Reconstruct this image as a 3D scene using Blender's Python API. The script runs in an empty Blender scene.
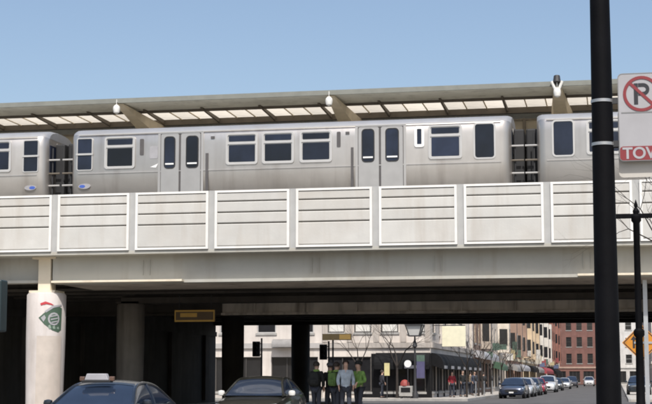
import bpy, bmesh, math, random
from mathutils import Vector, Matrix
random.seed(7)
scene = bpy.context.scene
COL = scene.collection
R = math.radians

# ------------------------------------------------------------------ camera
cam = bpy.data.cameras.new('camera')
camo = bpy.data.objects.new('camera', cam)
COL.objects.link(camo)
camo.location = (0, 0, 1.45)
YAW, PITCH = R(11.3), math.atan(176 / 1450)
camo.rotation_euler = (R(90) + PITCH, 0, YAW)
cam.sensor_width = 36
cam.lens = 36 * 1450 / 652
cam.clip_end = 3000
scene.camera = camo

# ------------------------------------------------------------------ sky, sun, exposure
SUN_EL, SUN_AZ = 54, 16          # azimuth: degrees to the right of straight behind the camera's street axis
w = bpy.data.worlds.new('World'); scene.world = w; w.use_nodes = True
nt = w.node_tree
bg = nt.nodes['Background']
sky = nt.nodes.new('ShaderNodeTexSky')
sky.sky_type = 'NISHITA'; sky.sun_disc = False
sky.sun_elevation = R(SUN_EL); sky.sun_rotation = R(180 - SUN_AZ)
sky.air_density = 1.0; sky.dust_density = 2.6; sky.ozone_density = 0.35
nt.links.new(sky.outputs[0], bg.inputs[0]); bg.inputs[1].default_value = 0.117
sl = bpy.data.lights.new('sun', 'SUN'); so = bpy.data.objects.new('sun', sl); COL.objects.link(so)
sl.energy = 3.2; sl.angle = R(0.5); sl.color = (1.0, 0.965, 0.91)
el, az = R(SUN_EL), R(SUN_AZ)
to_sun = Vector((math.sin(az) * math.cos(el), -math.cos(az) * math.cos(el), math.sin(el)))
so.rotation_euler = to_sun.to_track_quat('Z', 'Y').to_euler()
so.location = (10, -40, 60)
scene.view_settings.view_transform = 'Standard'
scene.view_settings.look = 'None'
scene.view_settings.gamma = 1
scene.view_settings.use_curve_mapping = False
scene.view_settings.exposure = 0.42
scene.render.engine = 'CYCLES'
scene.cycles.filter_width = 2.0

# ------------------------------------------------------------------ helpers
def mat(name, col, rough=0.7, metal=0.0, var=0.12, scale=3.0, bump=0.0, streak=None, obvar=0.0, coat=0.0, spec=0.5, trans=0.0, stain=None):
    m = bpy.data.materials.new(name); m.use_nodes = True
    t = m.node_tree; n = t.nodes; L = t.links
    b = n['Principled BSDF']
    b.inputs['Roughness'].default_value = rough
    b.inputs['Metallic'].default_value = metal
    b.inputs['Specular IOR Level'].default_value = spec
    if coat: b.inputs['Coat Weight'].default_value = coat
    tc = n.new('ShaderNodeTexCoord')
    ns = n.new('ShaderNodeTexNoise'); ns.inputs['Scale'].default_value = scale; ns.inputs['Detail'].default_value = 6
    L.new(tc.outputs['Object'], ns.inputs['Vector'])
    mr = n.new('ShaderNodeMapRange'); mr.inputs[1].default_value = 0.3; mr.inputs[2].default_value = 0.7
    mr.inputs[3].default_value = 1 - var; mr.inputs[4].default_value = 1 + var
    L.new(ns.outputs[0], mr.inputs[0])
    val = mr.outputs[0]
    if obvar:
        oi = n.new('ShaderNodeObjectInfo')
        m2 = n.new('ShaderNodeMapRange'); m2.inputs[3].default_value = 1 - obvar; m2.inputs[4].default_value = 1 + obvar
        L.new(oi.outputs['Random'], m2.inputs[0])
        mm = n.new('ShaderNodeMath'); mm.operation = 'MULTIPLY'
        L.new(val, mm.inputs[0]); L.new(m2.outputs[0], mm.inputs[1]); val = mm.outputs[0]
    vm = n.new('ShaderNodeVectorMath'); vm.operation = 'SCALE'
    vm.inputs[0].default_value = col[:3]; L.new(val, vm.inputs[3])
    out = vm.outputs[0]
    if streak:                                    # (colour, amount): rain streaks and grime with a shape of their own
        mp = n.new('ShaderNodeMapping'); mp.inputs['Scale'].default_value = (2.2, 2.2, 0.25)
        geo = n.new('ShaderNodeNewGeometry'); L.new(geo.outputs['Position'], mp.inputs['Vector'])
        s2 = n.new('ShaderNodeTexNoise'); s2.inputs['Scale'].default_value = 1.3; s2.inputs['Detail'].default_value = 8
        L.new(mp.outputs[0], s2.inputs['Vector'])
        r2 = n.new('ShaderNodeMapRange'); r2.inputs[1].default_value = 0.5; r2.inputs[2].default_value = 0.75
        r2.inputs[3].default_value = 0; r2.inputs[4].default_value = streak[1]
        L.new(s2.outputs[0], r2.inputs[0])
        mx = n.new('ShaderNodeMix'); mx.data_type = 'RGBA'
        L.new(r2.outputs[0], mx.inputs[0]); L.new(out, mx.inputs[6]); mx.inputs[7].default_value = (*streak[0], 1)
        out = mx.outputs[2]
    if stain:                                     # broad weathering patches
        g3 = n.new('ShaderNodeNewGeometry')
        s3 = n.new('ShaderNodeTexNoise'); s3.inputs['Scale'].default_value = 0.42; s3.inputs['Detail'].default_value = 9; s3.inputs['Roughness'].default_value = 0.62
        L.new(g3.outputs['Position'], s3.inputs['Vector'])
        r3 = n.new('ShaderNodeMapRange'); r3.inputs[1].default_value = 0.47; r3.inputs[2].default_value = 0.7; r3.inputs[4].default_value = stain[1]
        L.new(s3.outputs[0], r3.inputs[0])
        m3 = n.new('ShaderNodeMix'); m3.data_type = 'RGBA'
        L.new(r3.outputs[0], m3.inputs[0]); L.new(out, m3.inputs[6]); m3.inputs[7].default_value = (*stain[0], 1)
        out = m3.outputs[2]
    L.new(out, b.inputs['Base Color'])
    if bump:
        n3 = n.new('ShaderNodeTexNoise'); n3.inputs['Scale'].default_value = scale * 9; n3.inputs['Detail'].default_value = 4
        L.new(tc.outputs['Object'], n3.inputs['Vector'])
        bp = n.new('ShaderNodeBump'); bp.inputs['Strength'].default_value = bump; bp.inputs['Distance'].default_value = 0.02
        L.new(n3.outputs[0], bp.inputs['Height']); L.new(bp.outputs[0], b.inputs['Normal'])
    if trans:
        tr = n.new('ShaderNodeBsdfTranslucent'); L.new(out, tr.inputs[0])
        ms = n.new('ShaderNodeMixShader'); ms.inputs[0].default_value = trans
        L.new(b.outputs[0], ms.inputs[1]); L.new(tr.outputs[0], ms.inputs[2])
        L.new(ms.outputs[0], n['Material Output'].inputs[0])
    return m

class MB:
    def __init__(s): s.v = []; s.f = []
    def add(s, vs, fs):
        o = len(s.v); s.v += [tuple(p) for p in vs]; s.f += [tuple(i + o for i in q) for q in fs]; return s
    def box(s, x0, x1, y0, y1, z0, z1):
        return s.add([(x0,y0,z0),(x1,y0,z0),(x1,y1,z0),(x0,y1,z0),(x0,y0,z1),(x1,y0,z1),(x1,y1,z1),(x0,y1,z1)],
                     [(0,3,2,1),(4,5,6,7),(0,1,5,4),(1,2,6,5),(2,3,7,6),(3,0,4,7)])
    def tube(s, p0, p1, r0, r1=None, n=8, caps=True):
        r1 = r0 if r1 is None else r1
        p0, p1 = Vector(p0), Vector(p1); d = (p1 - p0).normalized()
        a = d.orthogonal().normalized(); b = d.cross(a)
        vs = []
        for p, r in ((p0, r0), (p1, r1)):
            for i in range(n):
                t = 2 * math.pi * i / n; vs.append(p + a * (r * math.cos(t)) + b * (r * math.sin(t)))
        fs = [(i, (i + 1) % n, n + (i + 1) % n, n + i) for i in range(n)]
        if caps: fs += [tuple(range(n))[::-1], tuple(range(n, 2 * n))]
        return s.add(vs, fs)
    def lathe(s, prof, n=16, c=(0, 0, 0)):
        vs = []; m = len(prof)
        for i in range(n):
            t = 2 * math.pi * i / n
            for r, z in prof: vs.append((c[0] + r * math.cos(t), c[1] + r * math.sin(t), c[2] + z))
        fs = []
        for i in range(n):
            j = (i + 1) % n
            for k in range(m - 1): fs.append((i * m + k, j * m + k, j * m + k + 1, i * m + k + 1))
        fs.append(tuple(i * m for i in range(n))[::-1]); fs.append(tuple(i * m + m - 1 for i in range(n)))
        return s.add(vs, fs)
    def prism(s, poly, axis, a, b):
        """poly in the two remaining axes (in x,y,z order), extruded along axis from a to b"""
        def p3(q, h):
            return {'x': (h, q[0], q[1]), 'y': (q[0], h, q[1]), 'z': (q[0], q[1], h)}[axis]
        n = len(poly)
        vs = [p3(q, a) for q in poly] + [p3(q, b) for q in poly]
        fs = [tuple(range(n))[::-1], tuple(range(n, 2 * n))] + [(i, (i + 1) % n, n + (i + 1) % n, n + i) for i in range(n)]
        return s.add(vs, fs)
    def ring(s, outer, inner, axis, a, b):
        def p3(q, h):
            return {'x': (h, q[0], q[1]), 'y': (q[0], h, q[1]), 'z': (q[0], q[1], h)}[axis]
        n = len(outer)
        vs = [p3(q, a) for q in outer] + [p3(q, a) for q in inner] + [p3(q, b) for q in outer] + [p3(q, b) for q in inner]
        fs = []
        for i in range(n):
            j = (i + 1) % n
            fs += [(i, j, n + j, n + i), (2*n + i, 3*n + i, 3*n + j, 2*n + j), (i, 2*n + i, 2*n + j, j), (n + i, n + j, 3*n + j, 3*n + i)]
        return s.add(vs, fs)
    def grid(s, rows):
        m = len(rows[0]); o = []
        for r in rows: o += r
        fs = [(i*m + k, i*m + k + 1, (i+1)*m + k + 1, (i+1)*m + k) for i in range(len(rows) - 1) for k in range(m - 1)]
        return s.add(o, fs)
    def mesh(s, name, m, smooth=False, fixn=True):
        me = bpy.data.meshes.new(name); me.from_pydata(s.v, [], s.f); me.materials.append(m)
        if fixn:
            bm = bmesh.new(); bm.from_mesh(me); bmesh.ops.recalc_face_normals(bm, faces=bm.faces); bm.to_mesh(me); bm.free()
        if smooth:
            for p in me.polygons: p.use_smooth = True
            try: me.set_sharp_from_angle(angle=R(40))
            except Exception: pass
        return me
    def build(s, name, m, parent=None, smooth=False, loc=(0, 0, 0), bevel=0.0):
        o = bpy.data.objects.new(name, s.mesh(name, m, smooth)); COL.objects.link(o)
        o.parent = parent; o.location = loc
        if bevel:
            b = o.modifiers.new('bevel', 'BEVEL'); b.width = bevel; b.segments = 2; b.limit_method = 'ANGLE'
        return o

def inst(name, me, parent, loc, rot=None):
    o = bpy.data.objects.new(name, me); COL.objects.link(o); o.parent = parent; o.location = loc
    if rot: o.rotation_euler = rot
    return o
def tag(o, label, cat, group=None):
    o['label'] = label; o['category'] = cat
    if group: o['group'] = group
    return o
def thing(name, label, cat, loc=(0, 0, 0), rz=0.0, group=None):
    o = bpy.data.objects.new(name, None); COL.objects.link(o); o.location = loc; o.rotation_euler = (0, 0, rz)
    o.empty_display_size = 0.3
    return tag(o, label, cat, group)
def struct(o): o['kind'] = 'structure'; return o
def rrect(x0, x1, z0, z1, r, n=4):
    pts = []
    for cx, cz, a0 in ((x1 - r, z1 - r, 0), (x0 + r, z1 - r, 90), (x0 + r, z0 + r, 180), (x1 - r, z0 + r, 270)):
        for i in range(n + 1):
            a = R(a0 + 90 * i / n); pts.append((cx + r * math.cos(a), cz + r * math.sin(a)))
    return pts
def ellipse(cx, cz, rx, rz, n=20):
    return [(cx + rx * math.cos(2*math.pi*i/n), cz + rz * math.sin(2*math.pi*i/n)) for i in range(n)]

M = {
 'greyconc': mat('grey_concrete', (0.24, 0.22, 0.195), 0.85, var=0.12, scale=1.5, bump=0.2, streak=((0.1, 0.085, 0.07), 0.6)),
 'backing': mat('parapet_backing', (0.16, 0.145, 0.13), 0.8),
 'soffit': mat('soffit_plate', (0.48, 0.42, 0.35), 0.75, var=0.2, scale=0.7, streak=((0.14, 0.11, 0.085), 0.6)),
 'asphalt': mat('asphalt', (0.085, 0.082, 0.08), 0.9, var=0.25, scale=0.6, bump=0.3),
 'walk': mat('sidewalk_concrete', (0.42, 0.39, 0.35), 0.9, var=0.15, scale=1.2, bump=0.2),
 'kerb': mat('kerb_concrete', (0.34, 0.33, 0.31), 0.9, var=0.15),
 'earth': mat('earth', (0.16, 0.14, 0.11), 0.95, var=0.3, scale=0.2),
 'linewhite': mat('worn_white_paint', (0.6, 0.6, 0.57), 0.8, var=0.3, scale=4),
 'panel': mat('parapet_board', (0.525, 0.515, 0.485), 0.75, var=0.05, scale=2.0, bump=0.1, streak=((0.37, 0.32, 0.265), 0.5), obvar=0.06, stain=((0.44, 0.40, 0.345), 0.45)),
 'panelframe': mat('parapet_frame_white', (0.74, 0.73, 0.70), 0.6, var=0.04, streak=((0.55, 0.5, 0.43), 0.3)),
 'post': mat('parapet_post_grey', (0.40, 0.40, 0.39), 0.6, var=0.08),
 'girder': mat('girder_paint_grey', (0.43, 0.42, 0.375), 0.6, var=0.05, scale=1.0, streak=((0.3, 0.25, 0.19), 0.45), stain=((0.30, 0.27, 0.22), 0.5)),
 'flange': mat('flange_paint', (0.62, 0.57, 0.47), 0.6, var=0.12, scale=1.5, streak=((0.2, 0.15, 0.1), 0.6)),
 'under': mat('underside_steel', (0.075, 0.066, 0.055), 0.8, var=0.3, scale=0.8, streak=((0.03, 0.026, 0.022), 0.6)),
 'midgirder': mat('inner_girder_paint', (0.62, 0.56, 0.48), 0.7, var=0.2, scale=0.9, streak=((0.12, 0.09, 0.07), 0.7)),
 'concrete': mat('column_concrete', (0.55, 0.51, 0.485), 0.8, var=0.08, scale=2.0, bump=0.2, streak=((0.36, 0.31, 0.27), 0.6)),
 'wrap': mat('column_wrap', (0.48, 0.425, 0.375), 0.8, var=0.1, scale=3, streak=((0.42, 0.35, 0.3), 0.5)),
 'darkconc': mat('dark_concrete', (0.065, 0.062, 0.056), 0.9, var=0.3, scale=0.8, streak=((0.04, 0.035, 0.03), 0.7)),  # very dark base tone with darker vertical streaks
 'cream': mat('cream_steel', (0.72, 0.64, 0.50), 0.55, var=0.06, streak=((0.45, 0.33, 0.2), 0.3)),
 'ballast': mat('ballast', (0.2, 0.18, 0.16), 0.95, var=0.5, scale=12, bump=0.6),
 'rail': mat('rail_steel', (0.28, 0.24, 0.21), 0.4, metal=0.8),
 'steel': mat('stainless', (0.57, 0.54, 0.505), 0.36, metal=0.8, stain=((0.40, 0.365, 0.33), 0.35), var=0.06, scale=1.6, streak=((0.33, 0.29, 0.26), 0.5)),
 'roofsteel': mat('train_roof', (0.40, 0.405, 0.415), 0.45, metal=0.5, var=0.07, scale=1.2, streak=((0.36, 0.33, 0.3), 0.4)),
 'doorsteel': mat('door_steel', (0.53, 0.505, 0.475), 0.36, metal=0.8, var=0.05),
 'trim': mat('window_trim', (0.55, 0.54, 0.52), 0.4, metal=0.35, var=0.04),
 'whitetrim': mat('white_trim', (0.8, 0.8, 0.78), 0.5, var=0.03),
 'glass': mat('dark_window_glass', (0.010, 0.014, 0.028), 0.1, var=0.5, scale=1.2, spec=0.42, obvar=0.8),
 'rubber': mat('rubber', (0.02, 0.02, 0.021), 0.7),
 'seam': mat('door_seam', (0.09, 0.085, 0.085), 0.7),
 'blue': mat('logo_blue', (0.06, 0.12, 0.45), 0.4, var=0.02),
 'red': mat('logo_red', (0.5, 0.05, 0.06), 0.4, var=0.02),
 'dark': mat('dark_steel', (0.03, 0.03, 0.032), 0.6, var=0.15),
 'canroof': mat('canopy_soffit', (0.76, 0.75, 0.66), 0.7, var=0.1, scale=0.7, streak=((0.25, 0.23, 0.18), 0.4)),
 'canedge': mat('canopy_edge', (0.20, 0.205, 0.18), 0.6, var=0.1),
 'canrib': mat('canopy_rib', (0.13, 0.11, 0.085), 0.7),
 'tan': mat('canopy_bracket_tan', (0.70, 0.61, 0.46), 0.65, var=0.1),
 'skylight': mat('translucent_panel', (0.66, 0.60, 0.50), 0.4, var=0.12, scale=1.5, trans=0.75, obvar=0.12),
 'globe': mat('lamp_white', (0.68, 0.67, 0.63), 0.35, var=0.02),
 'platform': mat('platform_concrete', (0.5, 0.48, 0.43), 0.9),
 'pole': mat('black_pole_paint', (0.004, 0.004, 0.005), 0.6, var=0.2, scale=8, bump=0.05, spec=0.08),
 'strap': mat('steel_strap', (0.42, 0.42, 0.42), 0.35, metal=0.7),
 'signwhite': mat('sign_white', (0.36, 0.355, 0.37), 0.5, var=0.08, scale=5, stain=((0.27, 0.26, 0.26), 0.4)),
 'signred': mat('sign_red', (0.21, 0.025, 0.03), 0.5, var=0.04),
 'signblack': mat('sign_black', (0.02, 0.02, 0.025), 0.45),
 'signgrey': mat('sign_grey', (0.2, 0.2, 0.2), 0.5),
 'signcream': mat('sign_cream', (0.72, 0.68, 0.50), 0.6, var=0.06),
 'orange': mat('sign_orange', (0.55, 0.22, 0.02), 0.5, var=0.05),
 'galv': mat('galvanised', (0.45, 0.46, 0.47), 0.45, metal=0.6),
 'amber': mat('sign_amber', (0.55, 0.33, 0.06), 0.5),
 'brownboard': mat('sign_brown', (0.1, 0.065, 0.03), 0.6),
 'teal': mat('dark_teal_paint', (0.015, 0.03, 0.032), 0.5),
 'bark': mat('bark', (0.13, 0.10, 0.08), 0.9, var=0.25, scale=5),
 'greyleaf': mat('emblem_pale_green', (0.24, 0.31, 0.25), 0.6, var=0.1),
 'darkbark': mat('dark_bark', (0.035, 0.028, 0.024), 0.9, var=0.25, scale=5),
 'green': mat('emblem_green', (0.06, 0.105, 0.07), 0.6, var=0.1),
 'yellow': mat('sign_yellow', (0.62, 0.55, 0.28), 0.5),
 'violet': mat('banner_violet', (0.085, 0.08, 0.16), 0.8),
 'bannergreen': mat('banner_green', (0.09, 0.14, 0.11), 0.8),
}

# ------------------------------------------------------------------ ground and streets
g = struct(MB().box(-900, 900, -60, 1600, -0.5, -0.02).build('ground', M['earth']))
struct(MB().box(-16.2, 0.9, -30, 80, -0.02, 0.0).build('road', M['asphalt']))
struct(MB().box(-90, 60, 80.004, 91, -0.02, 0.0).build('cross_street', M['asphalt']))
struct(MB().box(-9.2, 0.6, 91.004, 296, -0.02, 0.0).build('road_beyond_the_viaduct', M['asphalt']))
struct(MB().box(-40, 40, 296.004, 304, -0.02, 0.0).build('far_cross_street', M['asphalt']))
def pavement(name, x0, x1, y0, y1):
    o = struct(MB().box(x0, x1, y0, y1, -0.02, 0.14).build(name, M['walk']))
    return o
def slabs(parent, x0, x1, y0, y1, nx, ny):
    dx, dy = (x1 - x0) / nx, (y1 - y0) / ny
    me = MB().box(0.006, dx - 0.006, 0.006, dy - 0.006, 0, 0.02).mesh('paving_slab', M['walk'])
    for i in range(nx):
        for j in range(ny):
            inst('paving_slab', me, parent, (x0 + i * dx, y0 + j * dy, 0.14))
p = pavement('sidewalk_left_near', -21.5, -16.35, -30, 79.9)
MB().box(-16.35, -16.2, -30, 79.9, -0.02, 0.15).build('kerb', M['kerb'], p)
p = pavement('sidewalk_right_near', 1.05, 9, -30, 79.9)
MB().box(0.9, 1.05, -30, 79.9, -0.02, 0.15).build('kerb', M['kerb'], p)
p = pavement('sidewalk_beyond_corner', -60, -9.35, 91.15, 95.0)
MB().box(-60, -9.2, 91, 91.15, -0.02, 0.15).build('kerb', M['kerb'], p)
slabs(p, -27.3, -9.35, 91.15, 95.0, 12, 3)
p = pavement('sidewalk_left_beyond', -12.0, -9.35, 95.004, 296)
MB().box(-9.35, -9.2, 91.16, 296, -0.02, 0.15).build('kerb', M['kerb'], p)
slabs(p, -12.0, -9.35, 95.004, 133.004, 2, 26)
p = pavement('sidewalk_right_beyond', 0.75, 4.6, 91, 296)
MB().box(0.6, 0.75, 91, 296, -0.02, 0.15).build('kerb', M['kerb'], p)

# ------------------------------------------------------------------ railway viaduct
XL, XR = -33.0, 22.0
via = thing('railway_viaduct', 'grey steel railway viaduct with white panelled parapet crossing the street', 'viaduct', (-8, 42, 0))
V = Vector((-8, 42, 0))
def vp(mb, name, m, parent=None, **k):
    """viaduct part given in world coordinates"""
    off = V if parent is None else V
    mb.v = [(a - off.x, b - off.y, c - off.z) for a, b, c in mb.v]
    return mb.build(name, m, parent or via, **k)
# parapet panels: border frame, four boards, grooves between the boards, grey posts between the panels
PZ0, PZ1, PITCHP = 5.27, 7.01, 2.48
PW = PITCHP - 0.20
hh = PZ1 - PZ0
frame_me = MB().ring([(0, 0), (PW, 0), (PW, hh), (0, hh)], [(0.075, 0.065), (PW - 0.075, 0.065), (PW - 0.075, hh - 0.065), (0.075, hh - 0.065)], 'y', 0, 0.12).mesh('border', M['panelframe'])
cuts = [0.065, hh * 0.43, hh * 0.62, hh * 0.81, hh - 0.065]
board_me = []
for a, b in zip(cuts[:-1], cuts[1:]):
    g0 = 0.016
    pr = [(0.035, a + g0), (0.02, a + g0 + 0.02), (0.02, b - g0 - 0.02), (0.035, b - g0), (0.11, b - g0), (0.11, a + g0)]
    board_me.append(MB().prism(pr, 'x', 0.078, PW - 0.078).mesh('board', M['panel']))
back_me = MB().box(0.05, PW - 0.05, 0.085, 0.115, 0.03, hh - 0.03).mesh('backing', M['backing'])
post_me = MB().box(0, 0.196, 0.06, 0.2, -0.05, hh + 0.01).mesh('parapet_post', M['post'])
X0 = -16.74 + 0.10
for i in range(-6, 15):
    x = X0 + i * PITCHP
    pn = bpy.data.objects.new('parapet_panel', frame_me); COL.objects.link(pn); pn.parent = via
    pn.location = (x - V.x, 41.5 - V.y, PZ0)
    for b in board_me: inst('board', b, pn, (0, random.uniform(-0.004, 0.006), 0))
    inst('backing', back_me, pn, (0, 0, 0))
    inst('parapet_post', post_me, via, (x - 0.198 - V.x, 41.5 - V.y, PZ0))
vp(MB().box(XL, XR, 41.55, 42.5, 5.16, 5.255), 'parapet_ledge', M['girder'])
# near girder, set back under the parapet; the span left of the column sits deeper
vp(MB().box(-17.0, XR, 42.10, 42.14, 4.40, 5.16), 'girder_web', M['girder'])
vp(MB().box(-16.9, XR, 41.98, 42.45, 4.31, 4.40), 'bottom_flange', M['girder'])
vp(MB().box(-16.9, XR, 42.455, 45.5, 4.325, 4.36), 'soffit_plate', M['soffit'])
vp(MB().box(XL, -17.35, 42.45, 42.49, 4.45, 5.16), 'girder_web', M['girder'])
vp(MB().box(XL, -17.35, 42.25, 42.75, 4.37, 4.45), 'bottom_flange', M['girder'])
st = MB().box(0, 0.02, 0.05, 0.08, 4.55, 5.0).mesh('stiffener', M['girder'])
for x in (-14.1, -8.85, -5.2, -0.9, 6.0):
    inst('stiffener', st, via, (x - V.x, 42.02 - V.y, 0)); inst('stiffener', st, via, (x + 0.22 - V.x, 42.02 - V.y, 0))
vp(MB().box(-16.9, -12.75, 41.74, 41.978, 4.335, 4.395), 'sunlit_flange_strip', M['cream'])  # pale strip set proud, added to stand for sun on the flange
vp(MB().box(-1.05, 6.0, 41.74, 41.978, 4.335, 4.395), 'sunlit_flange_strip', M['cream'])  # second painted-in sunlit stretch of the flange
# first structure: deck and inner girders
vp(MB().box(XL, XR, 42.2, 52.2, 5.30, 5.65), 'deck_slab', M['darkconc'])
for y in (45.8, 47.9, 50.0, 52.0):
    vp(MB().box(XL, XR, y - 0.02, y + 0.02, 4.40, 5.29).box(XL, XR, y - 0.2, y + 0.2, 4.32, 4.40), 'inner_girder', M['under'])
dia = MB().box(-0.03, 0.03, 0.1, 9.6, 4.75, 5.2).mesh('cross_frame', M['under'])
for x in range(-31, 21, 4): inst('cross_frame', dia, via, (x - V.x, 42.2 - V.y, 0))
# open slot between the two structures, then the second structure
vp(MB().box(-15.0, XR, 54.50, 54.56, 3.95, 5.3).box(-15.0, XR, 54.34, 54.74, 3.86, 3.95), 'inner_girder', M['midgirder'])
vp(MB().box(-24.0, -15.01, 54.50, 54.56, 3.95, 5.3).box(-24.0, -15.01, 54.34, 54.74, 3.86, 3.95), 'inner_girder', M['under'])  # left part of the same girder, its shade put in as a darker material
s2 = MB().box(0, 0.03, 0, 0.14, 3.96, 5.28).mesh('stiffener', M['midgirder'])
for x in range(-14, 20, 2): inst('stiffener', s2, via, (x + 0.3 - V.x, 54.36 - V.y, 0))
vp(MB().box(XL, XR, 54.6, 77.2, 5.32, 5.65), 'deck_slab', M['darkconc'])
for y in (57.5, 60.5, 63.5, 66.5, 69.5, 72.5):
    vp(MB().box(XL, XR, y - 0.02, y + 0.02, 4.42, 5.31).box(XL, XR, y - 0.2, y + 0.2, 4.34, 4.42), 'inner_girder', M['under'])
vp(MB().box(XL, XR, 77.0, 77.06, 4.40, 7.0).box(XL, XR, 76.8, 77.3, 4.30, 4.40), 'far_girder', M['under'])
vp(MB().box(XL, -15.6, 52.3, 54.3, 5.2, 5.64), 'light_block_slab', M['darkconc'])  # added slab that keeps slot light off the left girder part
vp(MB().box(XL, -15.6, 53.9, 54.2, 4.5, 5.19), 'light_block_beam', M['under'])  # added beam closing the same stretch against light
# ballast bed and rails of the near track
vp(MB().box(XL, XR, 42.6, 47.0, 5.66, 5.80), 'ballast_bed', M['ballast'])
for y in (44.75, 46.19): vp(MB().box(XL, XR, y - 0.035, y + 0.035, 5.80, 5.95), 'rail', M['rail'])
# columns
def column(x, y, ztop, r, m, mcap, steel):
    c = MB().lathe([(r * 0.93, 0.14), (r * 0.95, 1.0), (r, 2.6), (r, ztop - 0.06), (r - 0.05, ztop)], 32).build('column', m, via, True, (x - V.x, y - V.y, 0))
    if steel:
        MB().box(-0.42, 0.42, -0.4, 0.4, ztop + 0.002, ztop + 0.07).build('base_plate', mcap, c)
        # H-section post: two flanges and a web
        MB().box(-0.2, 0.2, -0.22, -0.18, ztop + 0.07, 5.1).box(-0.2, 0.2, 0.18, 0.22, ztop + 0.07, 5.1).box(-0.03, 0.03, -0.18, 0.18, ztop + 0.07, 5.1).box(0.18, 0.21, -0.18, 0.18, ztop + 0.07, 5.1).build('steel_post', mcap, c)
        MB().box(-0.38, 0.38, -0.3, 0.3, 5.1, 5.155).build('cap_plate', mcap, c)
    return c
column(-17.28, 42.35, 4.05, 0.60, M['concrete'], M['cream'], True)
column(-17.17, 50.0, 4.1, 0.50, M['greyconc'], M['under'], True)
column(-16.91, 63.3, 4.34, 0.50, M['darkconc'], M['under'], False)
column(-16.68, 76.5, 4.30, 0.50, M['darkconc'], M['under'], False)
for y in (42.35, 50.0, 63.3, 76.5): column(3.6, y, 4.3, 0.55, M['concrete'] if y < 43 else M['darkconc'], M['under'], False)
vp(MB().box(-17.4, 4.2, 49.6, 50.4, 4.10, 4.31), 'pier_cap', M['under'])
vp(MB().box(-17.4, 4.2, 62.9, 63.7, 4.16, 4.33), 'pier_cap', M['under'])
# abutments
for x0, x1, y1, lab in ((-24.0, -21.6, 77.2, 'dark concrete abutment wall behind the viaduct columns'), (9.0, 11.4, 77.2, 'dark concrete abutment wall right of the street')):
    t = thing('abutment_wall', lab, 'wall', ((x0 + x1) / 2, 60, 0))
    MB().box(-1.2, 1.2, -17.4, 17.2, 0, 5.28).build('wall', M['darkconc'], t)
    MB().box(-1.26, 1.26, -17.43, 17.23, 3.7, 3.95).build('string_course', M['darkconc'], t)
    sgn = 1 if x0 < 0 else -1
    for k in range(6): MB().box(-0.09, 0.09, -0.35, 0.35, 0.3, 3.69).build('pilaster', M['darkconc'], t, loc=(sgn * 1.28, -15 + 6 * k, 0))
t = tag(MB().box(0, 0.03, -0.35, 0.35, 0, 0.42).build('wall_notice', M['signwhite'], None, loc=(-21.58, 57.3, 2.25)), 'small white notice on the dark abutment wall', 'notice')

# emblem and wrap on the sunlit column
def colpatch(poly, x, y, r, m, name, parent, dr=0.006, sub=6):
    """poly of (offset in m to the right of the column's camera-side line, z) bent round the shaft"""
    mb = MB(); n = len(poly)
    cx = sum(q[0] for q in poly) / n; cz = sum(q[1] for q in poly) / n
    rings = []
    for k in range(sub + 1):
        t = k / sub; rr = []
        for i in range(n):
            for s_ in range(4):
                a, b = poly[i], poly[(i + 1) % n]; f = s_ / 4
                px, pz = a[0] + (b[0] - a[0]) * f, a[1] + (b[1] - a[1]) * f
                px, pz = cx + (px - cx) * t, cz + (pz - cz) * t
                ang = px / r
                rr.append((math.sin(ang) * (r + dr), -math.cos(ang) * (r + dr), pz))
        rr.append(rr[0]); rings.append(rr)
    mb.grid(rings)
    return mb.build(name, m, parent, True, (x, y, 0))
CX, CY, CR = -17.28, 42.35, 0.60
ca = 0.50                                   # the shaft's camera-facing line, radians from -Y towards +X, times r
em = thing('column_emblem', 'green triangular leaf emblem with red swoosh painted on the column', 'emblem', (CX, CY, 0))
o_ = ca * CR
def E_(poly, m, name, dr): return colpatch([(0.08 + (a - 0.08) * 1.12 + o_, b - 0.09) for a, b in poly], 0, 0, CR, m, name, em, dr)
tri = [(-0.26, 3.36), (-0.12, 3.50), (0.08, 3.66), (0.34, 3.70), (0.42, 3.66), (0.40, 3.0), (0.30, 2.92), (0.12, 2.98), (-0.1, 3.16)]
E_(tri, M['green'], 'leaf', 0.006)
E_([(-0.20, 3.36), (-0.10, 3.45), (-0.06, 3.36), (-0.12, 3.24)], M['signwhite'], 'leaf_tip', 0.012)
ringo = [(0.16 + 0.17 * math.cos(a * math.pi / 6), 3.33 + 0.2 * math.sin(a * math.pi / 6)) for a in range(12)]
E_(ringo, M['signwhite'], 'ring', 0.012)
E_([(0.16 + (q[0] - 0.16) * 0.72, 3.33 + (q[1] - 3.33) * 0.72) for q in ringo], M['green'], 'ring_centre', 0.018)
for k in range(3): E_([(0.05 + .02*k, 3.42 - .09*k), (0.27, 3.46 - .09*k), (0.27, 3.43 - .09*k), (0.05 + .02*k, 3.38 - .09*k)], M['signwhite'], 'stripe', 0.024)
for k in range(3): E_([(0.0 + .12*k, 3.12 - .03*k), (0.06 + .12*k, 3.16 - .03*k), (0.09 + .12*k, 3.04 - .01*k), (0.03 + .12*k, 3.02)], M['greyleaf'], 'leaf_vein', 0.012)
E_([(-0.1, 3.56), (0.1, 3.73), (0.4, 3.78), (0.4, 3.74), (0.12, 3.68), (-0.06, 3.52)], M['signwhite'], 'border', 0.012)
E_([(-0.22, 3.80), (-0.08, 3.86), (0.08, 3.80), (0.16, 3.74), (0.06, 3.76), (-0.1, 3.79), (-0.2, 3.74)], M['red'], 'swoosh', 0.012)
wr = tag(colpatch([(-0.34 + o_, 0.2), (0.44 + o_, 0.2), (0.44 + o_, 2.72), (-0.34 + o_, 2.72)], CX, CY, CR, M['wrap'], 'column_panel', None, 0.02, 8),
         'beige sheet panel wrapped round the lower half of the sunlit column', 'panel')

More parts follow.
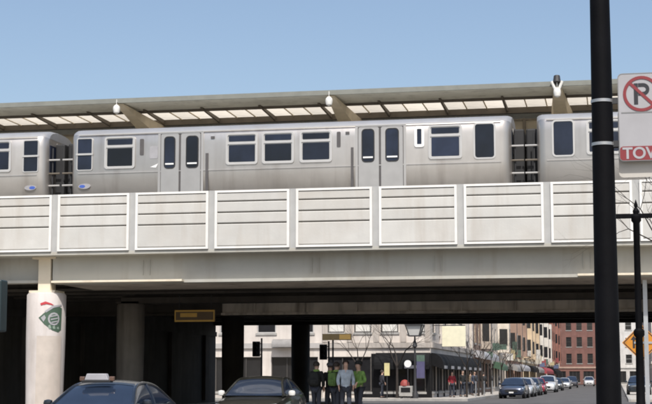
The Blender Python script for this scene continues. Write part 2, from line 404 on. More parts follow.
# ------------------------------------------------------------------ station platform and canopy
pl = thing('station_platform', 'concrete station platform behind the train on the viaduct', 'platform', (-8, 50, 5.66))
MB().box(XL + 8, XR + 8, -2.75, 2.0, 1.0, 1.3).build('platform_slab', M['platform'], pl)
for k in range(-5, 6):
    for yy in (-1.6, 1.2): MB().box(-0.15, 0.15, -0.15, 0.15, 0, 0.999).build('support', M['under'], pl, loc=(k * 4.4 + 2, yy, 0))
wb = thing('platform_windbreak', 'cream framed windbreak screen standing on the platform behind the train', 'screen', (-8, 50.4, 6.97))
wpan = MB().box(0, 1.14, -0.02, 0.02, 0, 0.5).mesh('pane', M['skylight'])
wpost = MB().box(-0.05, 0.05, -0.06, 0.06, 0, 3.5).mesh('post', M['canrib'])
wrail = MB().box(0.055, 1.195, -0.05, 0.05, 0.50, 0.56).mesh('rail', M['canrib'])
for k in range(-12, 14):
    inst('post', wpost, wb, (k * 1.25, 0, 0))
    for j in range(6): inst('pane', wpan, wb, (k * 1.25 + 0.055, 0, 0.12 + j * 0.56)); inst('rail', wrail, wb, (k * 1.25, 0, 0.12 + j * 0.56))
can = thing('platform_canopy', 'long flat olive grey station canopy with cream translucent panels above the train', 'canopy', (-8, 46.6, 6.96))
CL, CRr = -25.0, 30.0
MB().prism([(0, 3.88), (0, 3.98), (1.95, 4.03), (1.95, 3.93)], 'x', CL, CRr).build('roof', M['canroof'], can)
MB().box(CL, CRr, -0.06, -0.003, 3.84, 4.0).build('fascia', M['canedge'], can)
MB().prism([(4.2, 3.94), (4.2, 4.04), (8.0, 3.98), (8.0, 3.88)], 'x', CL, CRr).build('roof', M['canroof'], can)
MB().box(CL, CRr, 1.93, 2.03, 3.84, 3.925).build('purlin', M['canrib'], can)
MB().box(CL, CRr, 3.95, 4.15, 3.74, 3.95).build('purlin', M['canrib'], can)
sk = MB().add([(0.0, 2.02, 3.945), (0.70, 2.02, 3.945), (0.70, 3.97, 3.945), (0.0, 3.97, 3.945)], [(0, 1, 2, 3)]).mesh('skylight', M['skylight'])
mu = MB().box(0.68, 0.72, 2.03, 3.95, 3.91, 3.94).mesh('mullion', M['tan'])
rib = MB().prism([(1.6, 3.88), (1.6, 3.91), (2.0, 3.935), (3.95, 3.935), (3.95, 3.78), (2.3, 3.84)], 'x', -0.035, 0.035).mesh('rib', M['canrib'])
n = int((CRr - CL) / 0.70)
for k in range(n):
    inst('skylight', sk, can, (CL + k * 0.70, 0, 0)); inst('mullion', mu, can, (CL + k * 0.70, 0, 0))
    if k % 3 == 0: inst('rib', rib, can, (CL + k * 0.70, 0, 0))
arm = MB().add([(-0.12, 0.15, 3.86), (0.12, 0.15, 3.86), (0.38, 4.2, 3.72), (-0.38, 4.2, 3.72), (-0.12, 0.15, 3.80), (0.12, 0.15, 3.80), (0.32, 4.2, 3.2), (-0.32, 4.2, 3.2)],
               [(0,1,2,3), (7,6,5,4), (0,4,5,1), (1,5,6,2), (2,6,7,3), (3,7,4,0)]).mesh('bracket', M['tan'])
cpost = MB().box(-0.15, 0.15, 4.3, 4.6, 0.0, 3.1).mesh('post', M['cream'])
for k, x in enumerate((-23.98, -16.58, -9.18, -1.7, 5.8, 13.2)):
    inst('bracket', arm, can, (x + 8, 0, 0)); inst('post', cpost, can, (x + 8, 0, 0))
    if k in (1, 2, 3):
        lab = ['', 'white lamp on the canopy edge above the left half of the train', 'white lamp on the canopy edge near the middle of the train', 'white floodlight on the canopy edge next to the black pole'][k]
        l = thing('platform_lamp', lab, 'lamp', (x, 46.45, 10.6), 0, 'lamps along the canopy edge')
        MB().lathe([(0.03, -0.19), (0.1, -0.15), (0.125, -0.03), (0.11, 0.06), (0.05, 0.12)], 16).build('globe', M['globe'], l, True)
        MB().tube((0, 0, 0.1), (0, 0, 0.31), 0.012).build('stem', M['globe'], l)
        MB().tube((0, 0.12, 0.24), (0, -0.0, 0.24), 0.02).build('bracket', M['globe'], l)
        if k == 3:
            MB().tube((0, 0, 0.3), (0.0, 0.05, 0.52), 0.13, 0.10, 10).build('camera_housing', M['dark'], l, True)
            MB().tube((-0.05, 0, 0.05), (-0.17, 0, 0.34), 0.05).tube((0.05, 0, 0.05), (0.17, 0, 0.34), 0.05).build('fork', M['globe'], l)

# ------------------------------------------------------------------ train
CLEN = 14.27
def window_set(car, x0, x1, z0, z1, kind, ys=-1):
    """windows on the side ys (-1 = towards the camera)"""
    Y = -1.375
    par = None
    if kind == 'vent':          # sash window with hopper above
        zs = z1 - 0.27
        f = MB().ring(rrect(x0 - 0.06, x1 + 0.06, z0 - 0.06, z1 + 0.05, 0.09), rrect(x0, x1, z0, z1, 0.06), 'y', Y - 0.035, Y + 0.03)
        f.box(x0 - 0.0, x1 + 0.0, Y - 0.03, Y + 0.02, zs - 0.035, zs + 0.035)
        w_ = f.build('window', M['trim'], car, True)
        tilt = 0
        MB().prism(rrect(x0 + 0.03, x1 - 0.03, z0 + 0.03, zs - 0.06, 0.03), 'y', Y - 0.012, Y + 0.02).build('pane', M['glass'], w_)
        vpn = MB().prism(rrect(x0 + 0.03, x1 - 0.03, zs + 0.055, z1 - 0.03, 0.03), 'y', Y - 0.016, Y + 0.02)
        vpn.v = [(a, b + tilt * (c - zs) / 0.25 * (1 if b < Y else 0) , c) for a, b, c in vpn.v]; vpn.build('vent_pane', M['glass'], w_)
        MB().prism(rrect(x0 - 0.01, x1 + 0.01, z0 - 0.01, z1 + 0.01, 0.05), 'y', Y - 0.006, Y + 0.02).build('gasket', M['trim'], w_)
    elif kind == 'tall':
        w_ = MB().ring(rrect(x0 - 0.05, x1 + 0.05, z0 - 0.05, z1 + 0.05, 0.12), rrect(x0, x1, z0, z1, 0.08), 'y', Y - 0.02, Y + 0.03).build('window', M['trim'], car, True)
        MB().prism(rrect(x0 + 0.002, x1 - 0.002, z0 + 0.002, z1 - 0.002, 0.08), 'y', Y - 0.008, Y + 0.02).build('pane', M['glass'], w_)
    elif kind == 'cab':
        w_ = MB().ring(rrect(x0 - 0.03, x1 + 0.03, z0 - 0.03, z1 + 0.03, 0.06), rrect(x0, x1, z0, z1, 0.04), 'y', Y - 0.02, Y + 0.03)
        zm = z0 + (z1 - z0) * 0.50
        w_.box(x0 - 0.05, x1 + 0.05, Y - 0.035, Y - 0.02, zm - 0.03, zm + 0.03)
        w_ = w_.build('window', M['trim'], car, True)
        MB().prism(rrect(x0 + 0.002, x1 - 0.002, z0 + 0.002, z1 - 0.002, 0.04), 'y', Y - 0.008, Y + 0.02).build('pane', M['glass'], w_)
    elif kind == 'slim':
        w_ = MB().ring(rrect(x0, x1, z0, z1, 0.07), rrect(x0 + 0.085, x1 - 0.085, z0 + 0.09, z1 - 0.09, 0.02), 'y', Y - 0.035, Y + 0.03).build('destination_window', M['whitetrim'], car, True)
        MB().prism(rrect(x0 + 0.08, x1 - 0.08, z0 + 0.085, z1 - 0.085, 0.02), 'y', Y - 0.012, Y + 0.02).build('pane', M['glass'], w_)
    elif kind == 'slit':
        MB().prism(rrect(x0, x1, z0, z1, 0.03), 'y', Y - 0.014, Y + 0.02).build('vent_slot', M['seam'], car)

def doors(car, x0, xm, x1, wa, wb, z0, z1):
    Y = -1.375
    d = MB().ring([(x0 - 0.10, 0.95), (x1 + 0.10, 0.95), (x1 + 0.10, 3.33), (x0 - 0.10, 3.33)], [(x0 - 0.02, 0.99), (x1 + 0.02, 0.99), (x1 + 0.02, 3.29), (x0 - 0.02, 3.29)], 'y', Y - 0.022, Y + 0.02).build('door_frame', M['steel'], car)
    MB().box(x0 - 0.02, x1 + 0.02, Y - 0.006, Y + 0.02, 0.99, 3.29).build('door_recess', M['seam'], car)
    for a, b, (u0, u1), kx in ((x0, xm - 0.035, wa, -1), (xm + 0.035, x1, wb, 1)):
        lf = MB().prism(rrect(a, b, 1.0, 3.28, 0.05), 'y', Y - 0.026, Y + 0.0).build('door', M['doorsteel'], car)
        MB().ring(rrect(u0 - 0.03, u1 + 0.03, z0 - 0.03, z1 + 0.03, 0.12), rrect(u0, u1, z0, z1, 0.1), 'y', Y - 0.04, Y - 0.026).build('gasket', M['rubber'], lf, True)
        MB().prism(rrect(u0, u1, z0, z1, 0.1), 'y', Y - 0.034, Y - 0.022).build('window_pane', M['glass'], lf)
        MB().box(u0 + 0.02, u1 - 0.02, Y - 0.052, Y - 0.041, z0 + 0.1, z0 + 0.15).build('grab_handle', M['whitetrim'], lf)

def train_car(label, loc, flip=False):
    car = thing('train_car', label, 'train car', loc, 0, 'train cars on the viaduct')
    H = CLEN / 2
    prof = [(-1.18, 0.85), (-1.25, 1.15), (-1.315, 1.5), (-1.36, 1.85), (-1.375, 2.1), (-1.375, 3.0), (-1.368, 3.25), (-1.33, 3.36)]
    rprof = [(-1.335, 3.355), (-1.24, 3.46), (-1.02, 3.555), (-0.7, 3.615), (-0.3, 3.64), (0, 3.645)]
    def full(p): return p + [(-a, b) for a, b in reversed(p) if a != 0]
    def loft(pr, close, name, m, par=car):
        st_ = [(-H, 0.80, -0.04), (-H + 0.05, 0.90, -0.02), (-H + 0.14, 0.965, 0), (-H + 0.28, 1.0, 0), (H - 0.28, 1.0, 0), (H - 0.14, 0.965, 0), (H - 0.05, 0.90, -0.02), (H, 0.80, -0.04)]
        rows = []
        for x, s_, dz in st_:
            r_ = [(x, a * s_, b + (dz if b > 3.3 else 0)) for a, b in pr]
            if close: r_.append(r_[0])
            rows.append(r_)
        mb = MB().grid(rows)
        for r_ in (rows[0], rows[-1]): mb.add(r_[:-1] if close else r_, [tuple(range(len(r_) - (1 if close else 0)))])
        return mb.build(name, m, par, True)
    loft(full(prof), True, 'body', M['steel'])
    rf = loft(full(rprof), True, 'roof', M['roofsteel'])
    MB().box(-H + 0.3, H - 0.3, -1.41, -1.372, 3.325, 3.355).build('gutter', M['trim'], rf)
    # belt rails
    for z in (2.06,): MB().box(-H + 0.3, H - 0.3, -1.393, -1.37, z, z + 0.03).build('belt_rail', M['steel'], car)
    window_set(car, -6.86, -6.38, 2.20, 3.21, 'cab')
    window_set(car, -5.88, -4.97, 2.26, 3.20, 'vent')
    window_set(car, -4.75, -4.62, 2.62, 3.15, 'slit')
    doors(car, -4.03, -3.40, -2.72, (-3.90, -3.58), (-3.17, -2.81), 2.18, 3.17)
    for a in (-1.82, -0.64, 0.58): window_set(car, a, a + 0.92, 2.28, 3.18, 'vent')
    window_set(car, 1.71, 1.83, 2.68, 3.17, 'slit')
    doors(car, 2.40, 3.08, 3.80, (2.53, 2.88), (3.28, 3.65), 2.20, 3.20)
    MB().box(-2.55, -2.46, -1.40, -1.37, 1.1, 2.62).build('door_pocket_edge', M['seam'], car)
    MB().box(2.16, 2.24, -1.40, -1.37, 1.1, 2.66).build('door_pocket_edge', M['seam'], car)
    window_set(car, 4.16, 4.47, 2.60, 3.26, 'slim')
    window_set(car, 4.66, 5.58, 2.27, 3.22, 'vent')
    window_set(car, 6.04, 6.62, 2.22, 3.26, 'tall')
    # small fittings
    for x in (2.05, -2.32): MB().box(x - 0.06, x + 0.06, -1.40, -1.37, 3.08, 3.16).build('door_light', M['seam'], car)
    lg = MB().prism(ellipse(-6.62, 1.66, 0.20, 0.085), 'y', -1.372, -1.33).build('logo', M['signwhite'], car)
    MB().prism(ellipse(-6.69, 1.66, 0.10, 0.05), 'y', -1.377, -1.371).build('logo_blue', M['blue'], lg)
    MB().prism([(-4.4, 2.22), (-4.12, 2.34), (-4.2, 2.2)], 'y', -1.388, -1.372).build('sticker', M['whitetrim'], car)
    MB().prism(rrect(-4.42, -4.14, 2.5, 2.9, 0.05), 'y', -1.384, -1.372).build('sticker', M['signwhite'], car)
    # ends: bulkhead, door, windows, gates, coupler
    for sx in (-1, 1):
        bl = MB().box(sx * (H + 0.005) - 0.012, sx * (H + 0.005) + 0.012, -0.42, 0.42, 1.05, 3.25).build('end_door', M['doorsteel'], car)
        MB().box(sx * (H + 0.02) - 0.012, sx * (H + 0.02) + 0.012, -0.28, 0.28, 2.2, 3.05).build('window_pane', M['glass'], bl)
        for sy in (-1, 1):
            MB().box(sx * (H + 0.005) - 0.012, sx * (H + 0.005) + 0.012, sy * 0.79 - 0.25, sy * 0.79 + 0.25, 2.2, 3.1).build('end_window', M['glass'], car)
            for z in (1.35, 1.75, 2.15, 2.6):
                MB().tube((sx * (H - 0.04), sy * 1.05, z), (sx * (H + 0.37), sy * 1.05, z), 0.03, n=6).build('gate_bar', M['canrib' if z in (1.35, 2.15) else 'trim'], car)
            MB().tube((sx * (H + 0.1), sy * 1.0, 1.1), (sx * (H + 0.1), sy * 1.0, 3.0), 0.025, n=6).build('grab_rail', M['dark'], car)
        MB().box(min(sx * H, sx * (H + 0.38)), max(sx * H, sx * (H + 0.38)), -0.12, 0.12, 0.55, 0.8).build('coupler', M['dark'], car)
        MB().box(min(sx * (H + .03), sx * (H + 0.36)), max(sx * (H + .03), sx * (H + 0.36)), -0.62, 0.62, 1.02, 3.2).build('diaphragm', M['rubber'], car, bevel=.05)
        MB().box(min(sx * H, sx * (H + 0.25)), max(sx * H, sx * (H + 0.25)), -0.9, 0.9, 0.88, 1.0).build('step', M['dark'], car)
    MB().box(-H + 0.4, H - 0.4, -1.2, 1.2, 0.55, 0.849).build('underframe', M['dark'], car)
    for x in (-5.1, 5.1):
        bg_ = MB().box(x - 1.1, x + 1.1, -1.0, 1.0, 0.3, 0.6).build('bogie', M['dark'], car)
        for dx in (-0.85, 0.85):
            for y in (-0.72, 0.72): MB().tube((x + dx, y - 0.06, 0.36), (x + dx, y + 0.06, 0.36), 0.36, n=20).build('wheel', M['rail'], bg_)
    if flip:                                     # the neighbouring cars run the other way round
        seen = set()
        def mir(o):
            for ch in o.children:
                me = ch.data
                if me.name not in seen:
                    seen.add(me.name)
                    for v_ in me.vertices: v_.co.x = -v_.co.x
                    me.flip_normals(); me.update()
                ch.location.x = -ch.location.x
                mir(ch)
        mir(car)
    return car
TC = Vector((-10.175, 45.475, 5.95))
train_car('whole silver train car in the middle of the train, between the two gaps', TC)
train_car('silver train car cut off by the left edge, behind the left gap', TC + Vector((-15.10, 0, 0)), True)
train_car('silver train car at the right, partly hidden by the black pole', TC + Vector((15.05, 0, 0)), True)

# ------------------------------------------------------------------ buildings beyond
def wall_holes(mb, x0, x1, z0, z1, holes, T, depth=0.22):
    xs = sorted({x0, x1} | {h[0] for h in holes} | {h[1] for h in holes})
    zs = sorted({z0, z1} | {h[2] for h in holes} | {h[3] for h in holes})
    for a, b in zip(xs[:-1], xs[1:]):
        for c, d in zip(zs[:-1], zs[1:]):
            mx, mz = (a + b) / 2, (c + d) / 2
            if any(h[0] < mx < h[1] and h[2] < mz < h[3] for h in holes): continue
            mb.add([T(a, 0, c), T(b, 0, c), T(b, 0, d), T(a, 0, d)], [(0, 1, 2, 3)])
    for a, b, c, d in holes:
        q = [(a, c), (b, c), (b, d), (a, d)]
        for i in range(4):
            p_, r_ = q[i], q[(i + 1) % 4]
            mb.add([T(p_[0], 0, p_[1]), T(r_[0], 0, r_[1]), T(r_[0], depth, r_[1]), T(p_[0], depth, p_[1])], [(0, 1, 2, 3)])
def bmat(name, c, **k): return mat(name, c, 0.85, var=k.pop('var', 0.14), scale=k.pop('scale', 0.9), bump=0.1, streak=((c[0]*0.6, c[1]*0.55, c[2]*0.5), 0.4), **k)
M['blind'] = mat('window_blind', (0.70, 0.68, 0.63), 0.3, var=0.05, coat=0.4)
M['frame_dark'] = mat('window_frame_dark', (0.06, 0.055, 0.05), 0.5)
M['awning'] = mat('awning_black', (0.008, 0.008, 0.009), 0.8, var=0.2, spec=0.2)
M['shop'] = mat('shop_glass', (0.02, 0.02, 0.022), 0.15, spec=0.6)

def window(parent, x0, x1, z0, z1, T, mframe, mpane, sash=True, mull=0):
    f = MB(); t = 0.07
    def bx(a, b, c, d, y0, y1, mb=f):
        ps = [T(x, y, z) for z in (c, d) for (x, y) in ((a, y0), (b, y0), (b, y1), (a, y1))]
        mb.add(ps, [(0,3,2,1),(4,5,6,7),(0,1,5,4),(1,2,6,5),(2,3,7,6),(3,0,4,7)])
    bx(x0, x0 + t, z0, z1, 0.08, 0.18); bx(x1 - t, x1, z0, z1, 0.08, 0.18)
    bx(x0 + t, x1 - t, z1 - t, z1, 0.08, 0.18); bx(x0 + t, x1 - t, z0, z0 + t, 0.08, 0.18)
    if sash: bx(x0 + t, x1 - t, (z0 + z1) / 2 - 0.03, (z0 + z1) / 2 + 0.03, 0.10, 0.17)
    for k in range(mull):
        xm = x0 + (x1 - x0) * (k + 1) / (mull + 1); bx(xm - 0.03, xm + 0.03, z0 + t, z1 - t, 0.09, 0.16)
    w_ = f.build('window', mframe, parent)
    pm = MB(); bx(x0 + 0.02, x1 - 0.02, z0 + 0.02, z1 - 0.02, 0.15, 0.20, pm); pm.build('pane', mpane, w_)
    s_ = MB(); bx(x0 - 0.08, x1 + 0.08, z0 - 0.14, z0 - 0.002, -0.07, 0.1, s_); s_.build('sill', M['kerb'], w_)

def building(name, label, cat, loc, rz, W, D, H, wm, floors, nwin, ww, pane, frame, shop=(0.4, 2.7), trim=None, side=None, wh=1.6, fh=3.4, z1st=4.3, group=None):
    """front at local y=0 facing -y, width along +x; side = holes on the local +x side too"""
    b = thing(name, label, cat, loc, rz, group)
    Tf = lambda x, y, z: (x, y, z)
    holes = []; shops = []
    step = W / nwin
    for fl_ in range(floors):
        z = z1st + fl_ * fh
        if z + wh > H - 0.5: break
        for k in range(nwin):
            c = step * (k + 0.5); holes.append((c - ww / 2, c + ww / 2, z, z + wh))
    ns = max(1, round(W / 3.4))
    for k in range(ns):
        a = W / ns * k + 0.35; shops.append((a, a + W / ns - 0.7, shop[0], shop[1]))
    mb = MB(); wall_holes(mb, 0, W, 0, H, holes + shops, Tf)
    sh2 = []; sw2 = []
    if side:
        sw, sn = side
        Ts = lambda x, y, z: (W - y, x, z)
        st_ = D / sn
        for fl_ in range(floors):
            z = z1st + fl_ * fh
            if z + wh > H - 0.5: break
            for k in range(sn):
                c = st_ * (k + 0.5); sw2.append((c - sw / 2, c + sw / 2, z, z + wh))
        for k in range(sn):
            a = st_ * k + 0.3; sh2.append((a, a + st_ - 0.6, shop[0], shop[1]))
        wall_holes(mb, 0, D, 0, H, sw2 + sh2, Ts)
    else:
        mb.add([(W, 0, 0), (W, D, 0), (W, D, H), (W, 0, H)], [(0, 1, 2, 3)])
    mb.add([(0, 0, 0), (0, D, 0), (0, D, H), (0, 0, H)], [(0, 1, 2, 3)])
    mb.add([(0, D, 0), (W, D, 0), (W, D, H), (0, D, H)], [(0, 1, 2, 3)])
    o = mb.build('wall', wm, b)
    MB().box(0.01, W - 0.23, 0.23, D - 0.01, H - 0.6, H - 0.4).build('roof', M['darkconc'], b)
    for h in holes: window(b, *h, Tf, frame, pane)
    for h in shops: window(b, *h, Tf, M['frame_dark'], M['shop'], False, 2)
    if side:
        for h in sw2: window(b, *h, Ts, frame, pane)
        for h in sh2: window(b, *h, Ts, M['frame_dark'], M['shop'], False, 1)
    if trim:
        c = MB().box(-0.12, W + 0.12, -0.28, 0.0, H - 0.45, H + 0.1)
        if side: c.box(W, W + 0.28, 0, D, H - 0.45, H + 0.1)
        c.build('cornice', trim, b)
        c = MB().box(0, W, -0.14, -0.002, 3.28, 3.62)
        if side: c.box(W + 0.002, W + 0.14, 0, D, 3.28, 3.62)
        c.build('belt_course', trim, b)
    return b

def awning(parent, x0, x1, zt, zb, out, m, T=lambda x, y, z: (x, y, z), val=0.28, marks=None):
    mb = MB(); rows = []
    N = 7
    pr = [(-out * math.sin(R(90) * k / N), zb + (zt - zb) * math.cos(R(90) * k / N)) for k in range(N + 1)] + [(-out, zb - val)]
    for x in (x0, x1): rows.append([T(x, a, b) for a, b in pr])
    mb.grid(rows)
    for x in (x0, x1): mb.add([T(x, a, b) for a, b in pr] + [T(x, -0.002, zb)], [tuple(range(len(pr) + 1))])
    aw = mb.build('awning', m, parent)
    if marks:
        mk = MB()
        for a, b in marks:
            ps = [T(x, y, z) for z in (zb - val + 0.05, zb - 0.03) for (x, y) in ((a, -out - 0.02), (b, -out - 0.02), (b, -out - 0.003), (a, -out - 0.003))]
            mk.add(ps, [(0,3,2,1),(4,5,6,7),(0,1,5,4),(1,2,6,5),(2,3,7,6),(3,0,4,7)])
        mk.build('valance_lettering', M['signwhite'], aw)
    return aw

M['trimstone'] = bmat('pilaster_stone', (0.45, 0.405, 0.36))
pale = bmat('pale_stone', (0.60, 0.545, 0.49))
A = building('corner_building', 'pale stone corner building with black barrel awnings beyond the viaduct', 'building', (-19.2, 95, 0.14), 0, 7.2, 29, 11.5, pale, 2, 4, 1.15, M['blind'], M['frame_dark'], trim=bmat('pale_trim', (0.42, 0.38, 0.34)), side=(1.5, 8), wh=1.9)
awning(A, 3.6, 4.87, 2.95, 2.15, 0.9, M['awning'])
awning(A, 4.90, 7.20, 2.95, 2.15, 0.9, M['awning'], marks=[(5.6, 6.7)])
for k in range(7):
    awning(A, 0.3 + 4.1 * k, 4.2 + 4.1 * k, 2.95, 2.15, 0.8, M['awning'], lambda x, y, z: (7.2 - y, x, z), marks=[(0.9 + 4.1 * k, 2.6 + 4.1 * k)])
MB().box(2.7, 7.2, -0.05, -0.003, 0, 0.38).box(3.27, 3.93, -0.05, -0.003, 0.385, 2.9).box(6.87, 7.2, -0.05, -0.003, 0.385, 2.9).build('storefront_cladding', M['awning'], A)
for k in range(9): MB().box(7.203, 7.25, 3.625 * k - 0.28 if k else 0.0, 3.625 * k + 0.28, 0, 2.9).build('storefront_cladding', M['awning'], A)
cs = thing('hanging_shop_sign', 'large cream square sign projecting from the corner building', 'sign', (-11.9, 96, 3.5))
MB().box(0.55, 2.12, -0.06, 0.06, 0.0, 1.35).build('board', M['signcream'], cs, bevel=0.02)
MB().box(-0.1, 2.1, -0.03, 0.03, 1.37, 1.43).tube((-0.1, 0, 1.9), (1.9, 0, 1.43), 0.02).build('bracket', M['dark'], cs)
whiteb = bmat('white_render', (0.60, 0.55, 0.50))
Bd = building('shop_building', 'white painted shop building with a grey awning left of the corner building', 'building', (-27.0, 95.2, 0.14), 0, 7.78, 20, 9.5, whiteb, 2, 3, 1.3, M['shop'], M['trim'], trim=bmat('grey_trim', (0.42, 0.4, 0.38)))
M['awngrey'] = mat('awning_grey', (0.24, 0.23, 0.22), 0.8)
awning(Bd, 4.4, 6.4, 3.9, 3.45, 0.7, M['awngrey'], val=0.1)
building('brick_building', 'tan brick building far left across the cross street, mostly hidden by the wall', 'building', (-42, 95.1, 0.14), 0, 14.96, 18, 10, bmat('tan_brick', (0.4, 0.3, 0.22)), 2, 5, 1.3, M['shop'], M['frame_dark'], trim=bmat('tan_trim', (0.5, 0.42, 0.33)))
specs = [
 # y0, y1, H, colour, trim, label, floors, pane
 (124.05, 142, 12, (0.24, 0.16, 0.12), (0.62, 0.56, 0.5), 'dark brown building with tall windows next to the corner building', 3, M['shop'], M['tan']),
 (142.05, 160, 13.5, (0.66, 0.58, 0.49), (0.55, 0.48, 0.4), 'narrow pale beige building between two brown buildings', 3, M['shop'], M['frame_dark']),
 (160.05, 188, 12, (0.36, 0.22, 0.16), (0.70, 0.60, 0.42), 'brown brick building with cream window surrounds along the street', 3, M['shop'], M['signcream']),
 (188.05, 222, 12.5, (0.62, 0.49, 0.33), (0.72, 0.64, 0.5), 'tan building with a heavy cream cornice along the street', 3, M['shop'], M['frame_dark']),
 (222.05, 255, 11, (0.68, 0.64, 0.58), (0.6, 0.56, 0.5), 'off white low building before the red brick block', 2, M['shop'], M['frame_dark']),
 (255.05, 294, 15, (0.24, 0.11, 0.085), (0.5, 0.4, 0.32), 'red brick building at the far end of the left row', 4, M['shop'], M['frame_dark']),
]
rowb = []
for (y0, y1, H, c, tc, lab, fl_, pn, fr) in specs:
    rowb.append(building('street_building', lab, 'building', (-12.0, y0, 0.14), R(90), y1 - y0, 14, H, bmat('wall_' + str(int(y0)), c), fl_, max(3, int((y1 - y0) / 3.2)), 1.25, pn, fr, trim=bmat('trim_' + str(int(y0)), tc), wh=1.9, group='buildings along the left side of the street'))
awning(rowb[0], 1, 16.5, 3.7, 3.1, 0.9, M['signwhite'], val=0.2)
M['awnred'] = mat('awning_red', (0.3, 0.05, 0.06), 0.8); M['awngreen'] = mat('awning_green', (0.05, 0.1, 0.06), 0.8)
awning(rowb[1], 2, 8, 2.9, 2.3, 1.0, M['awngreen']); awning(rowb[2], 2, 12, 2.9, 2.3, 1.2, M['awngrey']); awning(rowb[2], 14, 26, 3.0, 2.4, 1.2, M['signwhite'])
awning(rowb[3], 3, 15, 3.0, 2.3, 1.4, M['awning']); awning(rowb[3], 17, 30, 3.0, 2.3, 1.4, M['awngrey']); awning(rowb[4], 3, 28, 3.0, 2.2, 1.4, M['awnred']); awning(rowb[5], 3, 30, 3.0, 2.2, 1.5, M['awning'])
building('brick_block', 'tall red brick apartment block closing the end of the street', 'building', (-13.0, 304.5, 0.1), 0, 8.6, 18, 17, bmat('red_brick', (0.19, 0.095, 0.078)), 4, 4, 1.1, M['shop'], M['frame_dark'], trim=bmat('red_trim', (0.42, 0.3, 0.24)), wh=2.0)
building('end_building', 'pale grey building at the end of the street right of the brick block', 'building', (-4.35, 305, 0.1), 0, 16, 18, 15, bmat('pale_grey_wall', (0.62, 0.6, 0.57)), 4, 6, 1.3, M['shop'], M['trim'], trim=bmat('pale_grey_trim', (0.6, 0.58, 0.55)), wh=1.8)
building('right_side_building', 'pale stone building on the right side of the far street', 'building', (4.7, 296, 0.1), R(-90), 90, 14, 12, bmat('right_wall', (0.55, 0.5, 0.45)), 3, 22, 1.3, M['shop'], M['frame_dark'], trim=bmat('right_trim', (0.5, 0.46, 0.4)))

# ------------------------------------------------------------------ bare trees
def bare_tree(label, loc, h, seed, spread=0.5, trunk=0.09, fork=0.4, levels=5, group=None, lean=(0, 0), bark=None):
    rnd = random.Random(seed)
    t = thing('bare_tree', label, 'tree', loc, rnd.uniform(0, 6), group)
    tk, br = MB(), MB()
    top = Vector((lean[0], lean[1], h * fork))
    tk.tube((0, 0, -0.05), top * 0.5, trunk, trunk * 0.85, 8, False); tk.tube(top * 0.5, top, trunk * 0.85, trunk * 0.7, 8)
    def grow(p, d, L, r, lv):
        q = p
        for s_ in range(2):
            d = (d + Vector((rnd.gauss(0, .13), rnd.gauss(0, .13), rnd.gauss(0.03, .08)))).normalized()
            q2 = q + d * L / 2
            br.tube(q, q2, r, r * 0.8, 5 if lv < 2 else 3, False); q = q2; r *= 0.8
        if lv >= levels: return
        for k in range(3 if lv < 3 else 2):
            a = d.orthogonal().normalized(); a.rotate(Matrix.Rotation(rnd.uniform(0, 6.28), 3, d))
            grow(q, (d + a * rnd.uniform(spread * 0.6, spread * 1.3)).normalized(), L * rnd.uniform(0.62, 0.85), r * 0.72, lv + 1)
    for k in range(3):
        a = 2.1 * k + rnd.uniform(-.4, .4)
        grow(top, Vector((math.cos(a) * spread, math.sin(a) * spread, 1)).normalized(), (h - h * fork) * 0.36, trunk * 0.6, 1)
    tk.build('trunk', bark or M['bark'], t, True); br.build('crown', bark or M['bark'], t)
    return t
# bay windows, pilasters and blade signs that break up the street row
def bay(b, x, wd, z0, z1, out, wm, pane):
    o = MB().prism([(x, -0.003), (x + wd * .22, -out), (x + wd * .78, -out), (x + wd, -0.003)], 'z', z0, z1).build('bay_window', wm, b)
    z = z0 + .7
    while z + 1.7 < z1:
        q = MB()
        for (xa, ya), (xb, yb) in (((x, 0), (x + wd * .22, -out)), ((x + wd * .22, -out), (x + wd * .78, -out)), ((x + wd * .78, -out), (x + wd, 0))):
            A_, B_ = Vector((xa, ya, 0)), Vector((xb, yb, 0)); d = B_ - A_; nrm = Vector((d.y, -d.x, 0)).normalized() * .03
            p0, p1 = A_ + d * .16, A_ + d * .84
            q.add([p0 + nrm + Vector((0,0,z)), p1 + nrm + Vector((0,0,z)), p1 + nrm + Vector((0,0,z+1.7)), p0 + nrm + Vector((0,0,z+1.7)),
                   p0 - nrm + Vector((0,0,z)), p1 - nrm + Vector((0,0,z)), p1 - nrm + Vector((0,0,z+1.7)), p0 - nrm + Vector((0,0,z+1.7))], [(0,1,2,3),(4,7,6,5),(0,4,5,1),(1,5,6,2),(2,6,7,3),(3,7,4,0)])
        q.build('pane', pane, o); z += 3.2
rr = random.Random(4)
BC = [(.5,.42,.34), (.62,.55,.46), (.3,.2,.15), (.55,.42,.28), (.6,.56,.5), (.26,.12,.09)]
SC = [(.25,.06,.06), (.45,.42,.36), (.10,.12,.2), (.4,.34,.2), (.08,.13,.10), (.5,.48,.45), (.03,.03,.03), (.03,.03,.03)]
k_ = 0
for bi, (b, sp) in enumerate(zip(rowb, specs)):
    L_ = sp[1] - sp[0]; nb = max(1, int(L_ / 9))
    bm_ = bmat('bay_%d' % bi, BC[bi])
    for j in range(nb):
        x = L_ / nb * (j + .5) - 1.5 + rr.uniform(-.8, .8); bay(b, x, 3.0, 3.9, sp[2] - .7, rr.uniform(.8, 1.2), bm_, M['shop'])
    for j in range(max(2, int(L_ / 6))):
        x = rr.uniform(.5, L_ - .5); zz = rr.uniform(2.9, 4.2); hh_ = rr.uniform(.5, 1.3)
        g_ = MB().box(x - .07, x + .07, -rr.uniform(.9, 1.25), -.35, zz, zz + hh_).build('blade_sign', mat('blade_sign', rr.choice(SC), .6), b)
        MB().box(x - .03, x + .03, -.9, -.003, zz + hh_ * .8, zz + hh_ * .8 + .06).build('bracket', M['dark'], g_)
        k_ += 1
